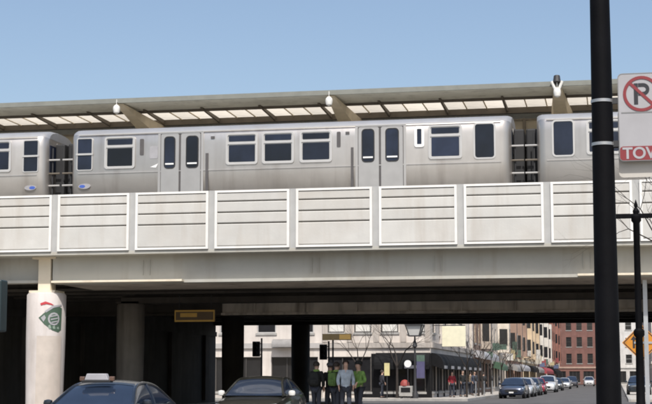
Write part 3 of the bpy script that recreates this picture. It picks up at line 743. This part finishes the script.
for j in range(5):
    MB().box(7.203, 7.45, 5.0 + 5.2 * j, 5.7 + 5.2 * j, 3.65, 11.0).build('pilaster', pale, A)
for x in (-0.0, 1.65, 3.45, 5.25, 6.85): MB().box(x, x + .35, -.12, -.003, 3.65, 11.0).build('pilaster', M['trimstone'], A)
bare_tree('bare tree in front of the black awnings of the corner building', (-13.95, 93.2, 0.14), 6.0, 3, 0.55, 0.10, 0.33, 6, bark=M['darkbark'])
bare_tree('bare tree behind the group of people, left of the black awnings', (-16.3, 92.6, 0.14), 5.4, 9, 0.55, 0.08, 0.35, 6, bark=M['darkbark'])
names = ['first', 'second', 'third', 'fourth', 'fifth', 'sixth', 'seventh', 'eighth']
for i, y in enumerate((98, 104.5, 111, 118, 125.5, 140, 158, 182)):
    bare_tree('%s bare street tree from the corner along the left far sidewalk' % names[i], (-9.95 + 0.2 * math.sin(i * 2), y, 0.14), 4.6 + 0.5 * (i % 3), 20 + i, 0.55, 0.075, 0.42, 5, 'street trees along the far sidewalk', bark=M['darkbark'])
bare_tree('bare tree with thin twigs in front of the viaduct at the right edge', (1.9, 38, 0.14), 7.6, 12, 0.6, 0.09, 0.42, 6, bark=M['darkbark'])

# ------------------------------------------------------------------ cars
M['tyre'] = mat('tyre', (0.02, 0.02, 0.02), 0.85); M['rim'] = mat('rim', (0.45, 0.45, 0.46), 0.35, metal=0.8)
M['headlamp'] = mat('headlamp_glass', (0.75, 0.77, 0.8), 0.12, coat=0.8); M['carglass'] = mat('car_glass', (0.018, 0.028, 0.05), 0.06, var=0.1, spec=0.7)
M['carblack'] = mat('car_black_plastic', (0.015, 0.015, 0.016), 0.5)
M['plate'] = mat('licence_plate', (0.7, 0.7, 0.68), 0.5); M['taillamp'] = mat('tail_lamp', (0.35, 0.02, 0.02), 0.2)
wheel_me = MB().lathe([(0.2, -0.11), (0.30, -0.11), (0.325, -0.07), (0.325, 0.07), (0.30, 0.11), (0.2, 0.11)], 20).mesh('tyre', M['tyre'], True)
rim_mb = MB().lathe([(0.02, -0.09), (0.2, -0.112), (0.21, 0), (0.2, 0.112), (0.02, 0.09)], 20)
rim_me = rim_mb.mesh('rim', M['rim'])
def patch(c00, c10, c11, c01, bul, n=6):
    c00, c10, c11, c01, bul = map(Vector, (c00, c10, c11, c01, bul))
    rows = []
    for i in range(n + 1):
        v = i / n; r_ = []
        for j in range(n + 1):
            u = j / n
            p_ = c00 * (1-u)*(1-v) + c10 * u*(1-v) + c11 * u*v + c01 * (1-u)*v
            r_.append(tuple(p_ + bul * (1 - (2*u-1)**2) * (1 - 0.6*(2*v-1)**2)))
        rows.append(r_)
    return rows
def car(name, label, cat, loc, rz, col, kind='sedan', group=None, metallic=0.4, mirror=None):
    t = thing(name, label, cat, loc, rz, group)
    pm = mat('car_paint', col, 0.3, metal=metallic, var=0.03, coat=0.6)
    hb = {'sedan': 0.0, 'suv': 0.22}[kind]
    b_, r_ = 0.96 + hb * 0.7, 1.41 + hb
    sec = [(-2.33, .34, .62, .66), (-2.26, .26, .72 + hb*.6, .80), (-1.95, .22, .80 + hb*.7, .88), (-1.1, .2, .93 + hb*.7, .91), (-.5, .2, .96 + hb*.7, .915), (.9, .2, .98 + hb*.7, .915),
           (1.75, .22, 1.0 + hb*.7, .90), (2.2, .26, .95 + hb*.7, .86), (2.33, .4, .85 + hb*.6, .76)]
    rows = []
    for y, zb, zt, w_ in sec:
        half = [(w_*.85, zb), (w_*.97, zb+.1), (w_, (zb+zt)/2), (w_*.985, zt-.14), (w_*.93, zt-.04), (w_*.78, zt), (w_*.4, zt+.025)]
        rg = [(a, y, z) for a, z in half] + [(-a, y, z) for a, z in reversed(half)]
        rows.append(rg + [rg[0]])
    mb = MB().grid(rows)
    for q in (rows[0], rows[-1]): mb.add(q[:-1], [tuple(range(len(q) - 1))])
    body = mb.build('body', pm, t, True)
    # greenhouse: one smooth shell cut into windshield, roof, rear window and side windows
    Hh = r_ - b_ + 0.075
    if kind == 'sedan': kp = [(-1.12, -.04), (-.9, .22), (-.62, .55), (-.34, .83), (-.1, .94), (.3, 1.0), (.7, .965), (1.0, .86), (1.3, .6), (1.6, .25), (1.84, -.04)]
    else: kp = [(-1.15, -.04), (-.9, .25), (-.62, .62), (-.4, .86), (-.1, .96), (.4, 1.0), (1.0, .99), (1.5, .94), (1.8, .8), (2.0, .45), (2.17, -.04)]
    wb_ = .80
    def hat(y):
        for (y0, h0), (y1, h1) in zip(kp[:-1], kp[1:]):
            if y <= y1: return h0 + (h1 - h0) * (y - y0) / (y1 - y0)
        return kp[-1][1]
    def sm(y): return (hat(max(kp[0][0], y - .12)) + 2 * hat(y) + hat(min(kp[-1][0], y + .12))) / 4 * Hh
    def pt(y, t_, off=0.0):                      # t_ in -1..1 across; 0.62 marks the rail line
        h = sm(y); s = -1 if t_ < 0 else 1; a = abs(t_)
        xr = wb_ + .01 - .42 * max(h, 0) * (1.0 if kind == 'sedan' else .7)
        if a > .62:
            f = (1 - a) / .38
            return Vector((s * (wb_ + (xr - wb_) * f + .03 * math.sin(math.pi * f) + off), y, b_ + .88 * h * f))
        f = a / .62
        return Vector((s * xr * f, y - .10 * (1 - f * f) * (1 if y < .4 else -1) * (1 - min(1, max(0, h / Hh))), b_ + .88 * h + .12 * h * (1 - f ** 2.4) + off))
    def shell(y0, y1, t0, t1, ny, nt_, off=0.0):
        return MB().grid([[tuple(pt(y0 + (y1 - y0) * i / ny, t0 + (t1 - t0) * j / nt_, off)) for j in range(nt_ + 1)] for i in range(ny + 1)])
    ya, yz = kp[0][0], kp[-1][0]
    yr0, yr1 = (-.30, 1.02) if kind == 'sedan' else (-.38, 1.82)
    shell(yr0, yr1, -.64, .64, 14, 14, .006).build('roof', pm, t, True)
    shell(ya, yr0 + .02, -.62, .62, 10, 12).build('windshield', M['carglass'], t, True)
    shell(yr1 - .02, yz, -.62, .62, 10, 12).build('rear_window', M['carglass'], t, True)
    pil = MB()
    yb0 = ya
    for s in (-1, 1):
        ym = .42
        shell(ya, ym, s * .62, s * 1.0, 12, 5).build('side_window', M['carglass'], t, True)
        shell(ym, yz, s * .62, s * 1.0, 12, 5).build('side_window', M['carglass'], t, True)
        N = 22
        rp = [pt(ya + (yz - ya) * i / N, s * .62) for i in range(N + 1)]
        for p0_, p1_ in zip(rp[:-1], rp[1:]): pil.tube(p0_, p1_, .036, .036, 8)
        bp_ = [pt(ym, s * (.62 + .38 * i / 4)) for i in range(5)]
        for p0_, p1_ in zip(bp_[:-1], bp_[1:]): pil.tube(p0_, p1_, .032, .032, 6)
        pil.tube((s * wb_, ya, b_), (s * wb_, yz, b_), .03, .03, 6)
        mr = MB().lathe([(0.02, -0.075), (0.07, -0.06), (0.085, 0), (0.07, 0.06), (0.02, 0.075)], 12); mr.v = [(a * 1.15, b * 0.7, c) for a, b, c in mr.v]
        mo = mr.build('mirror', mirror or pm, t, True, (s * .98, yb0 + .38, b_ + .06)); MB().tube((0, 0, -.04), (-s * .2, 0, -.09), .02).build('mirror_arm', M['carblack'], mo)
        MB().grid(patch((s*.42, -2.30, .58), (s*.80, -2.12, .60), (s*.82, -2.06, .75 + hb*.5), (s*.46, -2.24, .72 + hb*.5), (s*.02, -.04, 0))).build('headlight', M['headlamp'], t, True)
        MB().box(s*.6 - .2, s*.6 + .2, 2.27, 2.33, .68, .82).build('tail_light', M['taillamp'], t)
        for y in (-1.45, 1.4):
            w_ = inst('wheel', wheel_me, t, (s * .83, y, .325), (0, R(90), 0)); inst('rim', rim_me, w_, (0, 0, 0))
            MB().tube((s * .70, y, .36), (s * .922, y, .36), .385, n=20).build('wheel_arch', M['carblack'], t)
    rv = MB().box(-.1, .1, -.02, .02, -.03, .03).build('rear_view_mirror', M['carblack'], t, loc=(0, yr0 - .02, r_ - .09))
    pil.build('pillars', pm, t, True)
    MB().box(-.42, .42, -2.36, -2.30, .45, .62).build('grille', M['carblack'], t)
    MB().box(-.16, .16, -2.385, -2.362, .38, .48).build('licence_plate', M['plate'], t)
    return t
CZ = 0.0
tx = car('taxi', 'dark blue taxi with a white roof sign in front of the column', 'car', (-9.75, 27.2, 0), R(2), (0.018, 0.024, 0.034))
tx.scale = (1, 1, 0.95)
ts = thing('taxi_roof_sign', 'white box sign on the roof of the dark blue taxi', 'roof sign', (-9.84, 26.75, 1.36), R(2)); ts.scale = (.8, .8, .9)
MB().box(-.36, .36, -.12, .12, 0, .05).build('base', M['carblack'], ts, bevel=.01)
MB().prism([(-.3, .051), (.3, .051), (.24, .19), (-.24, .19)], 'y', -.09, .09).build('box', M['signwhite'], ts, bevel=.015)
for s in (-1, 1): MB().box(s*.37 - .06, s*.37 + .06, -.06, .06, .03, .13).build('lamp', mat('amber_lamp', (.12, .07, .05), .3), ts, bevel=.02)
car('dark_sedan', 'dark olive grey sedan waiting just before the viaduct', 'car', (-9.68, 39.4, 0.02), R(2), (0.035, 0.036, 0.03), mirror=M['globe'])  # white mirror colour stands in for bright glints
far = [(-7.3, 105.5, (0.03, 0.04, 0.07), 'sedan', 'nearest dark blue car in the row on the far street'),
       (-7.2, 113.5, (0.55, 0.56, 0.58), 'sedan', 'silver car just behind the nearest dark blue car on the far street'),
       (-7.2, 123, (0.12, 0.13, 0.14), 'sedan', 'grey car ahead of the red car on the far street'),
       (-7.2, 132, (0.30, 0.03, 0.05), 'sedan', 'red car in the row on the far street'),
       (-7.0, 150, (0.7, 0.71, 0.72), 'suv', 'white sport utility car behind the red car on the far street'),
       (-7.1, 170, (0.06, 0.065, 0.07), 'sedan', 'dark grey car behind the white utility car on the far street'),
       (-7.0, 195, (0.5, 0.51, 0.52), 'sedan', 'silver car far back in the row on the far street'),
       (-6.8, 222, (0.05, 0.05, 0.06), 'suv', 'black utility car far back in the row on the far street'),
       (-5.0, 262, (0.72, 0.72, 0.72), 'suv', 'white vehicle farthest back on the far street')]
for x, y, c, k, lab in far: car('parked_car', lab, 'car', (x, y, 0), R(random.uniform(-2, 2)), c, k, 'cars in a row on the far street')
car('dark_car', 'dark parked car on the right of the far street below the orange sign', 'car', (1.6, 118, 0.14), R(0), (0.03, 0.04, 0.05))

# ------------------------------------------------------------------ people on the crossing
def skin(name, nodes, edges, m, parent, sub=1):
    me = bpy.data.meshes.new(name); me.from_pydata([nd[0] for nd in nodes], edges, [])
    o = bpy.data.objects.new(name, me); COL.objects.link(o)
    sm = o.modifiers.new('skin', 'SKIN'); sm.use_smooth_shade = True
    for i, nd in enumerate(nodes):
        r_ = nd[1]; me.skin_vertices[0].data[i].radius = r_ if isinstance(r_, tuple) else (r_, r_)
    me.skin_vertices[0].data[0].use_root = True
    ss = o.modifiers.new('sub', 'SUBSURF'); ss.levels = sub; ss.render_levels = sub
    dg = bpy.context.evaluated_depsgraph_get()
    nm = bpy.data.meshes.new_from_object(o.evaluated_get(dg))
    bpy.data.objects.remove(o); bpy.data.meshes.remove(me)
    nm.materials.clear(); nm.materials.append(m); nm.name = name
    for p_ in nm.polygons: p_.use_smooth = True
    o2 = bpy.data.objects.new(name, nm); COL.objects.link(o2); o2.parent = parent
    return o2
M['skin'] = mat('skin', (0.50, 0.32, 0.24), 0.55, var=0.05); M['hair'] = mat('hair', (0.035, 0.025, 0.02), 0.7); M['jeans'] = mat('dark_trousers', (0.03, 0.035, 0.05), 0.85)
M['shoe'] = mat('shoe', (0.03, 0.03, 0.03), 0.6)
def person(label, loc, rz, top, trousers=None, h=1.75, stride=0.12, arm=0.1, collar=None, bag=None, cap=None, group='people standing together on the median'):
    t = thing('person', label, 'person', loc, rz, group)
    k = h / 1.75
    J = {'pel': (0, 0, .95), 'spi': (0, -.01, 1.13), 'che': (0, -.02, 1.32), 'nb': (0, .0, 1.46), 'nk': (0, -.01, 1.52), 'jaw': (0, -.03, 1.58), 'hd': (0, -.015, 1.66), 'top': (0, .0, 1.73), 'nose': (0, -.125, 1.635)}
    for s, n_ in ((-1, 'r'), (1, 'l')):
        J.update({'sh' + n_: (s*.18, 0, 1.41), 'el' + n_: (s*.24, .03, 1.15), 'wr' + n_: (s*.22, -.06 - arm*(1 if s > 0 else .3), .93 + arm*.6), 'pa' + n_: (s*.215, -.10 - arm*(1 if s > 0 else .3), .86 + arm*.6),
                  'hp' + n_: (s*.09, 0, .90), 'kn' + n_: (s*.10, -.02 - s*stride*.5, .5), 'an' + n_: (s*.10, .02 - s*stride, .09), 'to' + n_: (s*.11, -.14 - s*stride, .04)})
    J = {a: (b[0]*k, b[1]*k, b[2]*k) for a, b in J.items()}
    names_ = list(J); ix = {a: i for i, a in enumerate(names_)}
    rad = {'pel': (.14, .10), 'spi': (.13, .095), 'che': (.15, .10), 'nb': .07, 'nk': .062, 'jaw': (.078, .085), 'hd': (.098, .112), 'top': (.075, .085), 'nose': .016}
    for n_ in 'rl': rad.update({'sh' + n_: .055, 'el' + n_: .042, 'wr' + n_: .028, 'pa' + n_: (.038, .018), 'hp' + n_: .085, 'kn' + n_: .058, 'an' + n_: .04, 'to' + n_: .035})
    nodes = [(J[a], rad[a]) for a in names_]
    E = [('pel','spi'),('spi','che'),('che','nb'),('nb','nk'),('nk','jaw'),('jaw','hd'),('hd','top'),('hd','nose')]
    for n_ in 'rl': E += [('che','sh'+n_),('sh'+n_,'el'+n_),('el'+n_,'wr'+n_),('wr'+n_,'pa'+n_),('pel','hp'+n_),('hp'+n_,'kn'+n_),('kn'+n_,'an'+n_),('an'+n_,'to'+n_)]
    edges = [(ix[a], ix[b]) for a, b in E]
    for n_, s in (('r', -1), ('l', 1)):               # five fingers, bent once
        px, py, pz = J['pa' + n_]
        for f in range(4):
            fx = (f - 1.5) * .017; L_ = (.055, .065, .062, .048)[f]
            a = len(nodes); nodes.append(((px + fx*.3, py + fx - .005, pz - .045), .0085)); nodes.append(((px - s*.012, py + fx - .012, pz - .045 - L_), .007))
            edges += [(ix['pa' + n_], a), (a, a + 1)]
        a = len(nodes); nodes.append(((px - s*.015, py - .04, pz - .01), .010)); nodes.append(((px - s*.02, py - .055, pz - .05), .008)); edges += [(ix['pa' + n_], a), (a, a + 1)]
    skin('body', nodes, edges, M['skin'], t)
    J['hem'] = (0, 0, .86*k)
    jr = {'hem': (.185, .14), 'pel': (.175, .13), 'spi': (.155, .12), 'che': (.18, .128), 'nb': .075}
    jn = ['hem', 'pel', 'spi', 'che', 'nb']; jnodes = [(J[a], jr[a]) for a in jn]; je = [(0,1),(1,2),(2,3),(3,4)]
    for n_ in 'rl':
        a = len(jnodes); jnodes += [(J['sh'+n_], .078), (J['el'+n_], .064), (J['wr'+n_], .048)]; je += [(3, a), (a, a+1), (a+1, a+2)]
    jk = skin('jacket', jnodes, je, top, t)
    tn = [(J['pel'], (.15, .115))]; te = []
    for n_ in 'rl':
        a = len(tn); tn += [(J['hp'+n_], .10), (J['kn'+n_], .075), (J['an'+n_], .06)]; te += [(0, a), (a, a+1), (a+1, a+2)]
    skin('trousers', tn, te, trousers or M['jeans'], t)
    hr = MB(); rows = []
    c = Vector(J['hd']) + Vector((0, .012, .012))
    for i in range(7):
        th = R(4 + 108 * i / 6); r_ = []
        for j in range(17):
            ph = 2 * math.pi * j / 16; front = max(0, -math.sin(ph))
            tt = th * (1 - .40 * front ** .6)
            r_.append((c.x + .104*math.sin(tt)*math.cos(ph), c.y + .122*math.sin(tt)*math.sin(ph), c.z + .108*math.cos(tt)))
        rows.append(r_)
    hr.grid(rows).build('hair', M['hair'], t, True)
    for s in (-1, 1):
        MB().box(s*.10*k - .045, s*.10*k + .045, (-.2 - s*stride)*k, (.08 - s*stride)*k, 0, .08).build('shoe', M['shoe'], t, bevel=.02)
        e_ = MB().lathe([(0.002, -.012), (.011, 0), (.002, .012)], 8).build('eye', M['signblack'], t, True, (s*.032*k, -.108*k, 1.665*k))
    if bag:
        bk = MB().prism(rrect(-.15, .15, 1.02 * k, 1.44 * k, .07), 'y', .10, .25).build('backpack', bag, t, True, bevel=.03)
        MB().prism(rrect(-.11, .11, 1.06 * k, 1.22 * k, .04), 'y', .251, .29).build('pocket', bag, bk, True, bevel=.015)
    if cap:
        MB().lathe([(.12, 0), (.124, .03), (.11, .08), (.06, .115), (.01, .122)], 14, (0, .0, 1.685 * k)).build('hat', cap, t, True)
    if collar:
        cl = MB().lathe([(.075, -.03), (.10, -.01), (.098, .035), (.07, .05)], 14, (0, -.005, 1.475*k)).build('scarf', collar, t, True)
    return t
struct(MB().box(-9.9, -7.2, 43.6, 70, -0.02, 0.2).build('median', M['walk']))
cl = lambda n_, c: mat(n_, c, 0.85, var=0.3, scale=7, bump=0.8)
limeg = cl('lime_cloth', (0.26, 0.42, 0.10)); blk = cl('black_cloth', (0.014, 0.016, 0.016)); blue_c = cl('pale_blue_cloth', (0.42, 0.49, 0.56))
person('leftmost person in a black coat with a black backpack beyond the dark sedan', (-9.30, 45.0, .2), R(170), blk, h=1.74, collar=limeg, bag=blk)
person('person in a black coat and grey hat, second from the left in the group', (-8.93, 45.4, .2), R(200), blk, h=1.70, collar=limeg, cap=cl('hat_grey', (.08, .08, .09)))
person('person in a black coat with a green backpack, next to the person in pale blue', (-8.62, 44.8, .2), R(150), blk, h=1.72, collar=limeg, bag=cl('bag_green', (.10, .18, .05)))
person('person in a pale blue shirt and dark trousers', (-8.27, 44.5, .2), R(15), blue_c, h=1.78, stride=.15)
person('person in a lime green jacket and black hat', (-7.93, 44.9, .2), R(-30), cl('green_jacket', (0.20, 0.36, 0.09)), h=1.74, arm=.3, cap=blk)
person('person in a dark red coat under the side awnings of the corner building', (-10.9, 97.6, .16), R(20), cl('red_coat', (0.25, 0.02, 0.03)), h=1.7, group=None)
for (px_, py_, cc, lab_) in ((-10.4, 108, (.05, .06, .09), 'person in a navy coat on the far sidewalk beside the third street tree'), (-11.2, 113, (.22, .17, .12), 'person in a tan coat on the far sidewalk under the awnings'),
        (-10.9, 121, (.02, .02, .02), 'person in a black coat farthest along the far sidewalk'), (-14.9, 93.0, (.04, .04, .05), 'person in a charcoal coat beside the yellow sign')):
    person(lab_, (px_, py_, .16), R(rr.uniform(-60, 220)), cl('coat', cc), h=rr.uniform(1.65, 1.82), group=None)
person('person in black walking past the corner building', (-10.6, 101.5, .16), R(40), blk, h=1.8, group=None)

# ------------------------------------------------------------------ street furniture beyond the viaduct
def hang_sign(label, x, y, z, w_, gz):
    t = thing('hanging_sign', label, 'sign', (x, y, z))
    MB().box(-w_/2, w_/2, -.06, .06, -.2, .2).build('board', M['brownboard'], t)
    MB().ring([(-w_/2, -.2), (w_/2, -.2), (w_/2, .2), (-w_/2, .2)], [(-w_/2 + .04, -.14), (w_/2 - .04, -.14), (w_/2 - .04, .14), (-w_/2 + .04, .14)], 'y', -.075, -.061).build('border', M['amber'], t)
    MB().box(-w_*.36, w_*.06, -.07, -.061, -.04, .10).build('lettering_panel', M['amber'], t)
    for s in (-1, 1): MB().tube((s*w_*.4, 0, .2), (s*w_*.4, 0, gz - z), .015, n=6).build('hanger', M['dark'], t)
hang_sign('amber lettered hanging sign under the viaduct left of the middle', -14.17, 48, 3.56, 1.42, 4.75)
struct(MB().box(-16.2, -13.9, 78.2, 80.0, -0.02, 0.14).build('kerb_extension', M['walk']))
ps = thing('post_sign', 'brown and amber sign on a slim post beyond the far end of the viaduct', 'sign', (-15.3, 79.7, .14))
MB().box(-.82, .82, -.06, .06, 3.4, 3.75).build('board', mat('sign_olive', (.10, .075, .035), .6), ps)
MB().box(.15, .78, -.075, -.061, 3.44, 3.71).build('lettering_panel', mat('sign_ochre', (.33, .22, .07), .6), ps)
MB().tube((-.25, .1, 0), (-.25, .1, 3.7), .05).build('post', M['dark'], ps)
for z in (3.5, 3.66): MB().box(-.3, -.2, .061, .1, z - .02, z + .02).build('clamp', M['dark'], ps)
def signal(label, x, y, zc, side):
    t = thing('traffic_signal', label, 'traffic light', (x, y, .14), 0, 'traffic lights beyond the viaduct')
    MB().lathe([(.12, 0), (.12, .15), (.055, .25), (.05, zc + .6)], 12).build('pole', M['dark'], t, True)
    hd = MB().box(side*.3 - .2, side*.3 + .2, -.14, .14, zc - .42, zc + .42).build('head', M['dark'], t, bevel=.03)
    for k in range(3):
        MB().tube((side*.3, -.145, zc + .26 - .26*k), (side*.3, -.17, zc + .26 - .26*k), .095, n=14).build('lens', M['carblack'], hd)
        MB().tube((side*.3, -.17, zc + .30 - .26*k), (side*.3, -.32, zc + .30 - .26*k), .11, .10, 10, False).build('visor', M['carblack'], hd)
    for z in (zc - .3, zc + .3): MB().tube((0, 0, z), (side*.12, 0, z), .025, n=6).build('bracket', M['dark'], t)
signal('dark traffic light on a post below the far hanging sign', -15.55, 78.6, 2.72, -1)
signal('dark traffic light on a post in the gap between the two dark columns', -19.35, 78.6, 2.9, -1)
lp = thing('lamp_post', 'black lantern lamp post with violet banner before the black awnings', 'street lamp', (-12.62, 92.0, .14))
MB().lathe([(.2, 0), (.2, .3), (.09, .5), (.07, 2.0), (.06, 3.2), (.16, 3.3), (.05, 3.75), (.04, 3.95)], 14).build('post', M['dark'], lp, True)
ln = MB()
for s in (-1, 1):
    for q in (-1, 1): ln.tube((s*.32, q*.32, 3.98), (s*.52, q*.52, 4.62), .04, n=6)
ln.box(-.38, .38, -.38, .38, 3.93, 4.0).box(-.58, .58, -.58, .58, 4.62, 4.68).build('lantern_frame', M['dark'], lp)
MB().add([(-.3,-.3,4.0),(.3,-.3,4.0),(.3,.3,4.0),(-.3,.3,4.0),(-.48,-.48,4.62),(.48,-.48,4.62),(.48,.48,4.62),(-.48,.48,4.62)], [(0,3,2,1),(4,5,6,7),(0,1,5,4),(1,2,6,5),(2,3,7,6),(3,0,4,7)]).build('lantern_glass', M['globe'], lp)
bn = MB().box(.1, .62, -.015, .015, 1.3, 2.35).build('banner', M['violet'], lp)
MB().box(.1, .62, -.02, .02, 2.352, 2.75).build('banner_top', M['bannergreen'], bn)
for z in (2.78, 1.27): MB().tube((0, 0, z), (.66, 0, z), .02).build('banner_arm', M['dark'], lp)
rs = thing('round_sign', 'round white sign on a thin post left of the lamp post', 'sign', (-13.05, 91.8, .14))
MB().tube((0, 0, 0), (0, 0, 2.0), .03).build('post', M['dark'], rs); MB().tube((0, -.04, 2.2), (0, .02, 2.2), .23, n=20).build('disc', M['whitetrim'], rs)
ys = thing('yellow_sign', 'small yellow sign on a post between the tree and the people', 'sign', (-14.4, 91.9, .14))
MB().tube((0, 0, 0), (0, 0, 2.2), .03).build('post', M['dark'], ys); MB().box(-.17, .17, -.05, -.031, 1.45, 2.25).build('plate', M['yellow'], ys)
nb_ = thing('news_box', 'grey newspaper box with red dome top before the awnings', 'newspaper box', (-13.2, 92.0, .14))
MB().box(-.42, .42, -.25, .25, .15, .8).build('cabinet', M['kerb'], nb_, bevel=.02)
MB().lathe([(.3, .805), (.28, 1.0), (.18, 1.15), (.05, 1.2)], 14, (-.08, 0, 0)).build('dome', mat('news_red', (0.28, .05, .04), .6), nb_, True)
for s in (-1, 1): MB().box(s*.3 - .05, s*.3 + .05, -.2, .2, 0, .149).build('foot', M['dark'], nb_)
MB().box(-.3, .3, -.262, -.251, .4, .7).build('window', M['shop'], nb_)
pm_me = [MB().lathe([(.04, 0), (.035, 1.1)], 8).mesh('post', M['galv']), MB().lathe([(.05, 1.1), (.09, 1.15), (.09, 1.38), (.05, 1.46)], 10).mesh('head', M['dark'], True)]
for i, y in enumerate((100.6, 107, 114, 121)):
    t = thing('parking_meter', '%s parking meter from the corner on the far left sidewalk' % names[i], 'parking meter', (-9.6, y, .14), 0, 'parking meters on the far sidewalk')
    inst('post', pm_me[0], t, (0, 0, 0)); inst('head', pm_me[1], t, (0, 0, 0))

# ------------------------------------------------------------------ right edge: black pole, signs, lamp standard
PX, PY = -0.06, 9.6
po = thing('light_pole', 'thick black light pole in the right foreground with steel straps', 'pole', (PX, PY, 0.0))
MB().lathe([(.17, 0), (.17, .25), (.105, .45), (.088, .7), (.0805, 1.3), (.0645, 4.0), (.055, 6.8)], 40).build('shaft', M['pole'], po, True)
for z in (3.262, 2.975):
    r0 = .0805 - (z - 1.3) * .016 / 2.7
    MB().lathe([(r0, z - .011), (r0 + .004, z - .010), (r0 + .004, z + .010), (r0, z + .011)], 40).build('strap', M['strap'], po, True)
ns = thing('no_parking_sign', 'white no parking sign with red circle and red tow band on the pole', 'sign', (.195, PY - .03, 2.855))
W2 = .152
MB().prism(rrect(-W2, W2, 0, .585, .03), 'y', 0, .004).build('plate', M['signwhite'], ns)
MB().ring(rrect(-W2 + .001, W2 - .001, .001, .584, .029), rrect(-W2 + .006, W2 - .006, .006, .579, .026), 'y', -.0015, -.0002).build('edge', M['signgrey'], ns)
cz = .445
MB().ring(ellipse(0, cz, .118, .118, 40), ellipse(0, cz, .098, .098, 40), 'y', -.0042, -.003).build('circle', M['signred'], ns)
sl_ = [(-.092, cz + .055), (-.078, cz + .07), (.092, cz - .055), (.078, cz - .07)]
MB().prism([(-.082, cz + .068), (.068, cz - .082), (.082, cz - .068), (-.068, cz + .082)], 'y', -.004, -.0028).build('slash', M['signred'], ns)
MB().box(-.048, -.022, -.0024, -.001, cz - .07, cz + .07).build('letter_stem', M['signblack'], ns)
bw = [(math.cos(R(a)), math.sin(R(a))) for a in range(-90, 91, 15)]
MB().ring([(-.02, cz - .012)] + [(.012 + .04 * c, cz + .029 + .041 * s) for c, s in bw] + [(-.02, cz + .07)],
          [(-.02, cz + .012)] + [(.012 + .018 * c, cz + .029 + .017 * s) for c, s in bw] + [(-.02, cz + .046)], 'y', -.0024, -.001).build('letter_bowl', M['signblack'], ns)
MB().box(-W2 + .02, W2 - .02, -.002, -.0004, .318, .326).build('rule', M['signgrey'], ns)
MB().prism(rrect(-W2 + .006, W2 - .006, .006, .098, .022), 'y', -.0022, -.0004).build('tow_band', M['signred'], ns)
cu = bpy.data.curves.new('tow_lettering', 'FONT'); cu.body = 'TOW'; cu.size = .105; cu.align_x = 'CENTER'; cu.extrude = .0008; cu.offset = .0025
to_ = bpy.data.objects.new('tow_lettering', cu); COL.objects.link(to_)
dg = bpy.context.evaluated_depsgraph_get(); tm = bpy.data.meshes.new_from_object(to_.evaluated_get(dg)); bpy.data.objects.remove(to_)
tm.materials.clear(); tm.materials.append(M['signwhite'])
o = inst('tow_lettering', tm, ns, (0.0, -.0035, .017), (R(90), 0, 0))
for z in (3.262 - 2.855, 2.975 - 2.855): MB().box(-.20, -W2 + .05, .005, .03, z - .02, z + .02).build('bracket', M['dark'], ns)
bs = thing('blank_sign', 'pale blank sign edge showing below the no parking sign', 'sign', (.195, PY + .02, 2.755))
MB().prism(rrect(-.155, .155, 0, .45, .03), 'y', 0, .004).build('plate', mat('sign_back', (0.5, 0.47, 0.42), .6), bs); MB().box(-.2, -.1, .005, .02, .2, .24).build('bracket', M['dark'], bs)
ls = thing('lamp_standard', 'slim black lamp standard with cross arm in front of the viaduct', 'street lamp', (.485, 33, .14))
MB().lathe([(.2, 0), (.2, .4), (.1, .7), (.08, 2.2), (.12, 2.25), (.12, 2.35), (.075, 2.4), (.07, 4.75), (.11, 4.8), (.11, 4.9), (.06, 4.95), (.075, 5.02), (.03, 5.1), (.045, 5.15), (.005, 5.28)], 14).build('post', M['pole'], ls, True)
MB().box(-.62, .62, -.045, .045, 4.86, 4.96).build('cross_arm', M['pole'], ls, bevel=.01)
for s in (-1, 1): MB().lathe([(.01, 4.6), (.07, 4.7), (.09, 4.8), (.02, 4.86)], 10, (s*.6, 0, 0)).build('hanging_lantern', M['dark'], ls, True)
ds = thing('warning_sign', 'orange diamond warning sign on a grey post below the viaduct', 'sign', (.68, 42.6, .14))
dz = 2.31
MB().prism([(0, dz - .54), (.54, dz), (0, dz + .54), (-.54, dz)], 'y', -.005, .005).build('plate', M['orange'], ds)
MB().ring([(0, dz - .51), (.51, dz), (0, dz + .51), (-.51, dz)], [(0, dz - .475), (.475, dz), (0, dz + .475), (-.475, dz)], 'y', -.009, -.0055).build('border', M['signblack'], ds)
MB().prism([(-.24, dz - .16), (-.18, dz - .16), (-.18, dz + .08), (-.12, dz + .08), (-.21, dz + .2), (-.30, dz + .08), (-.24, dz + .08)], 'y', -.009, -.0055).build('symbol', M['signblack'], ds)
MB().box(.08, .2, -.075, -.012, 0, 4.1).build('post', M['galv'], ds); MB().box(-.2, .3, -.03, -.012, dz - .03, dz + .03).build('bracket', M['galv'], ds)
# dark signal cabinet at the left edge
sc = thing('signal_cabinet', 'dark teal signal box on a pole at the left edge of the picture', 'traffic light', (-8.99, 20, .0))
MB().lathe([(.1, 0), (.1, .2), (.05, .3), (.05, 3.6)], 12).build('pole', M['teal'], sc, True, (-.1, 0, 0))
MB().box(-.3, .17, -.12, .12, 2.12, 2.88).build('box', M['teal'], sc, bevel=.02)
for k in range(3): MB().tube((-.06, -.121, 2.27 + .24*k), (-.06, -.3, 2.27 + .24*k), .10, n=12).build('visor', M['carblack'], sc)
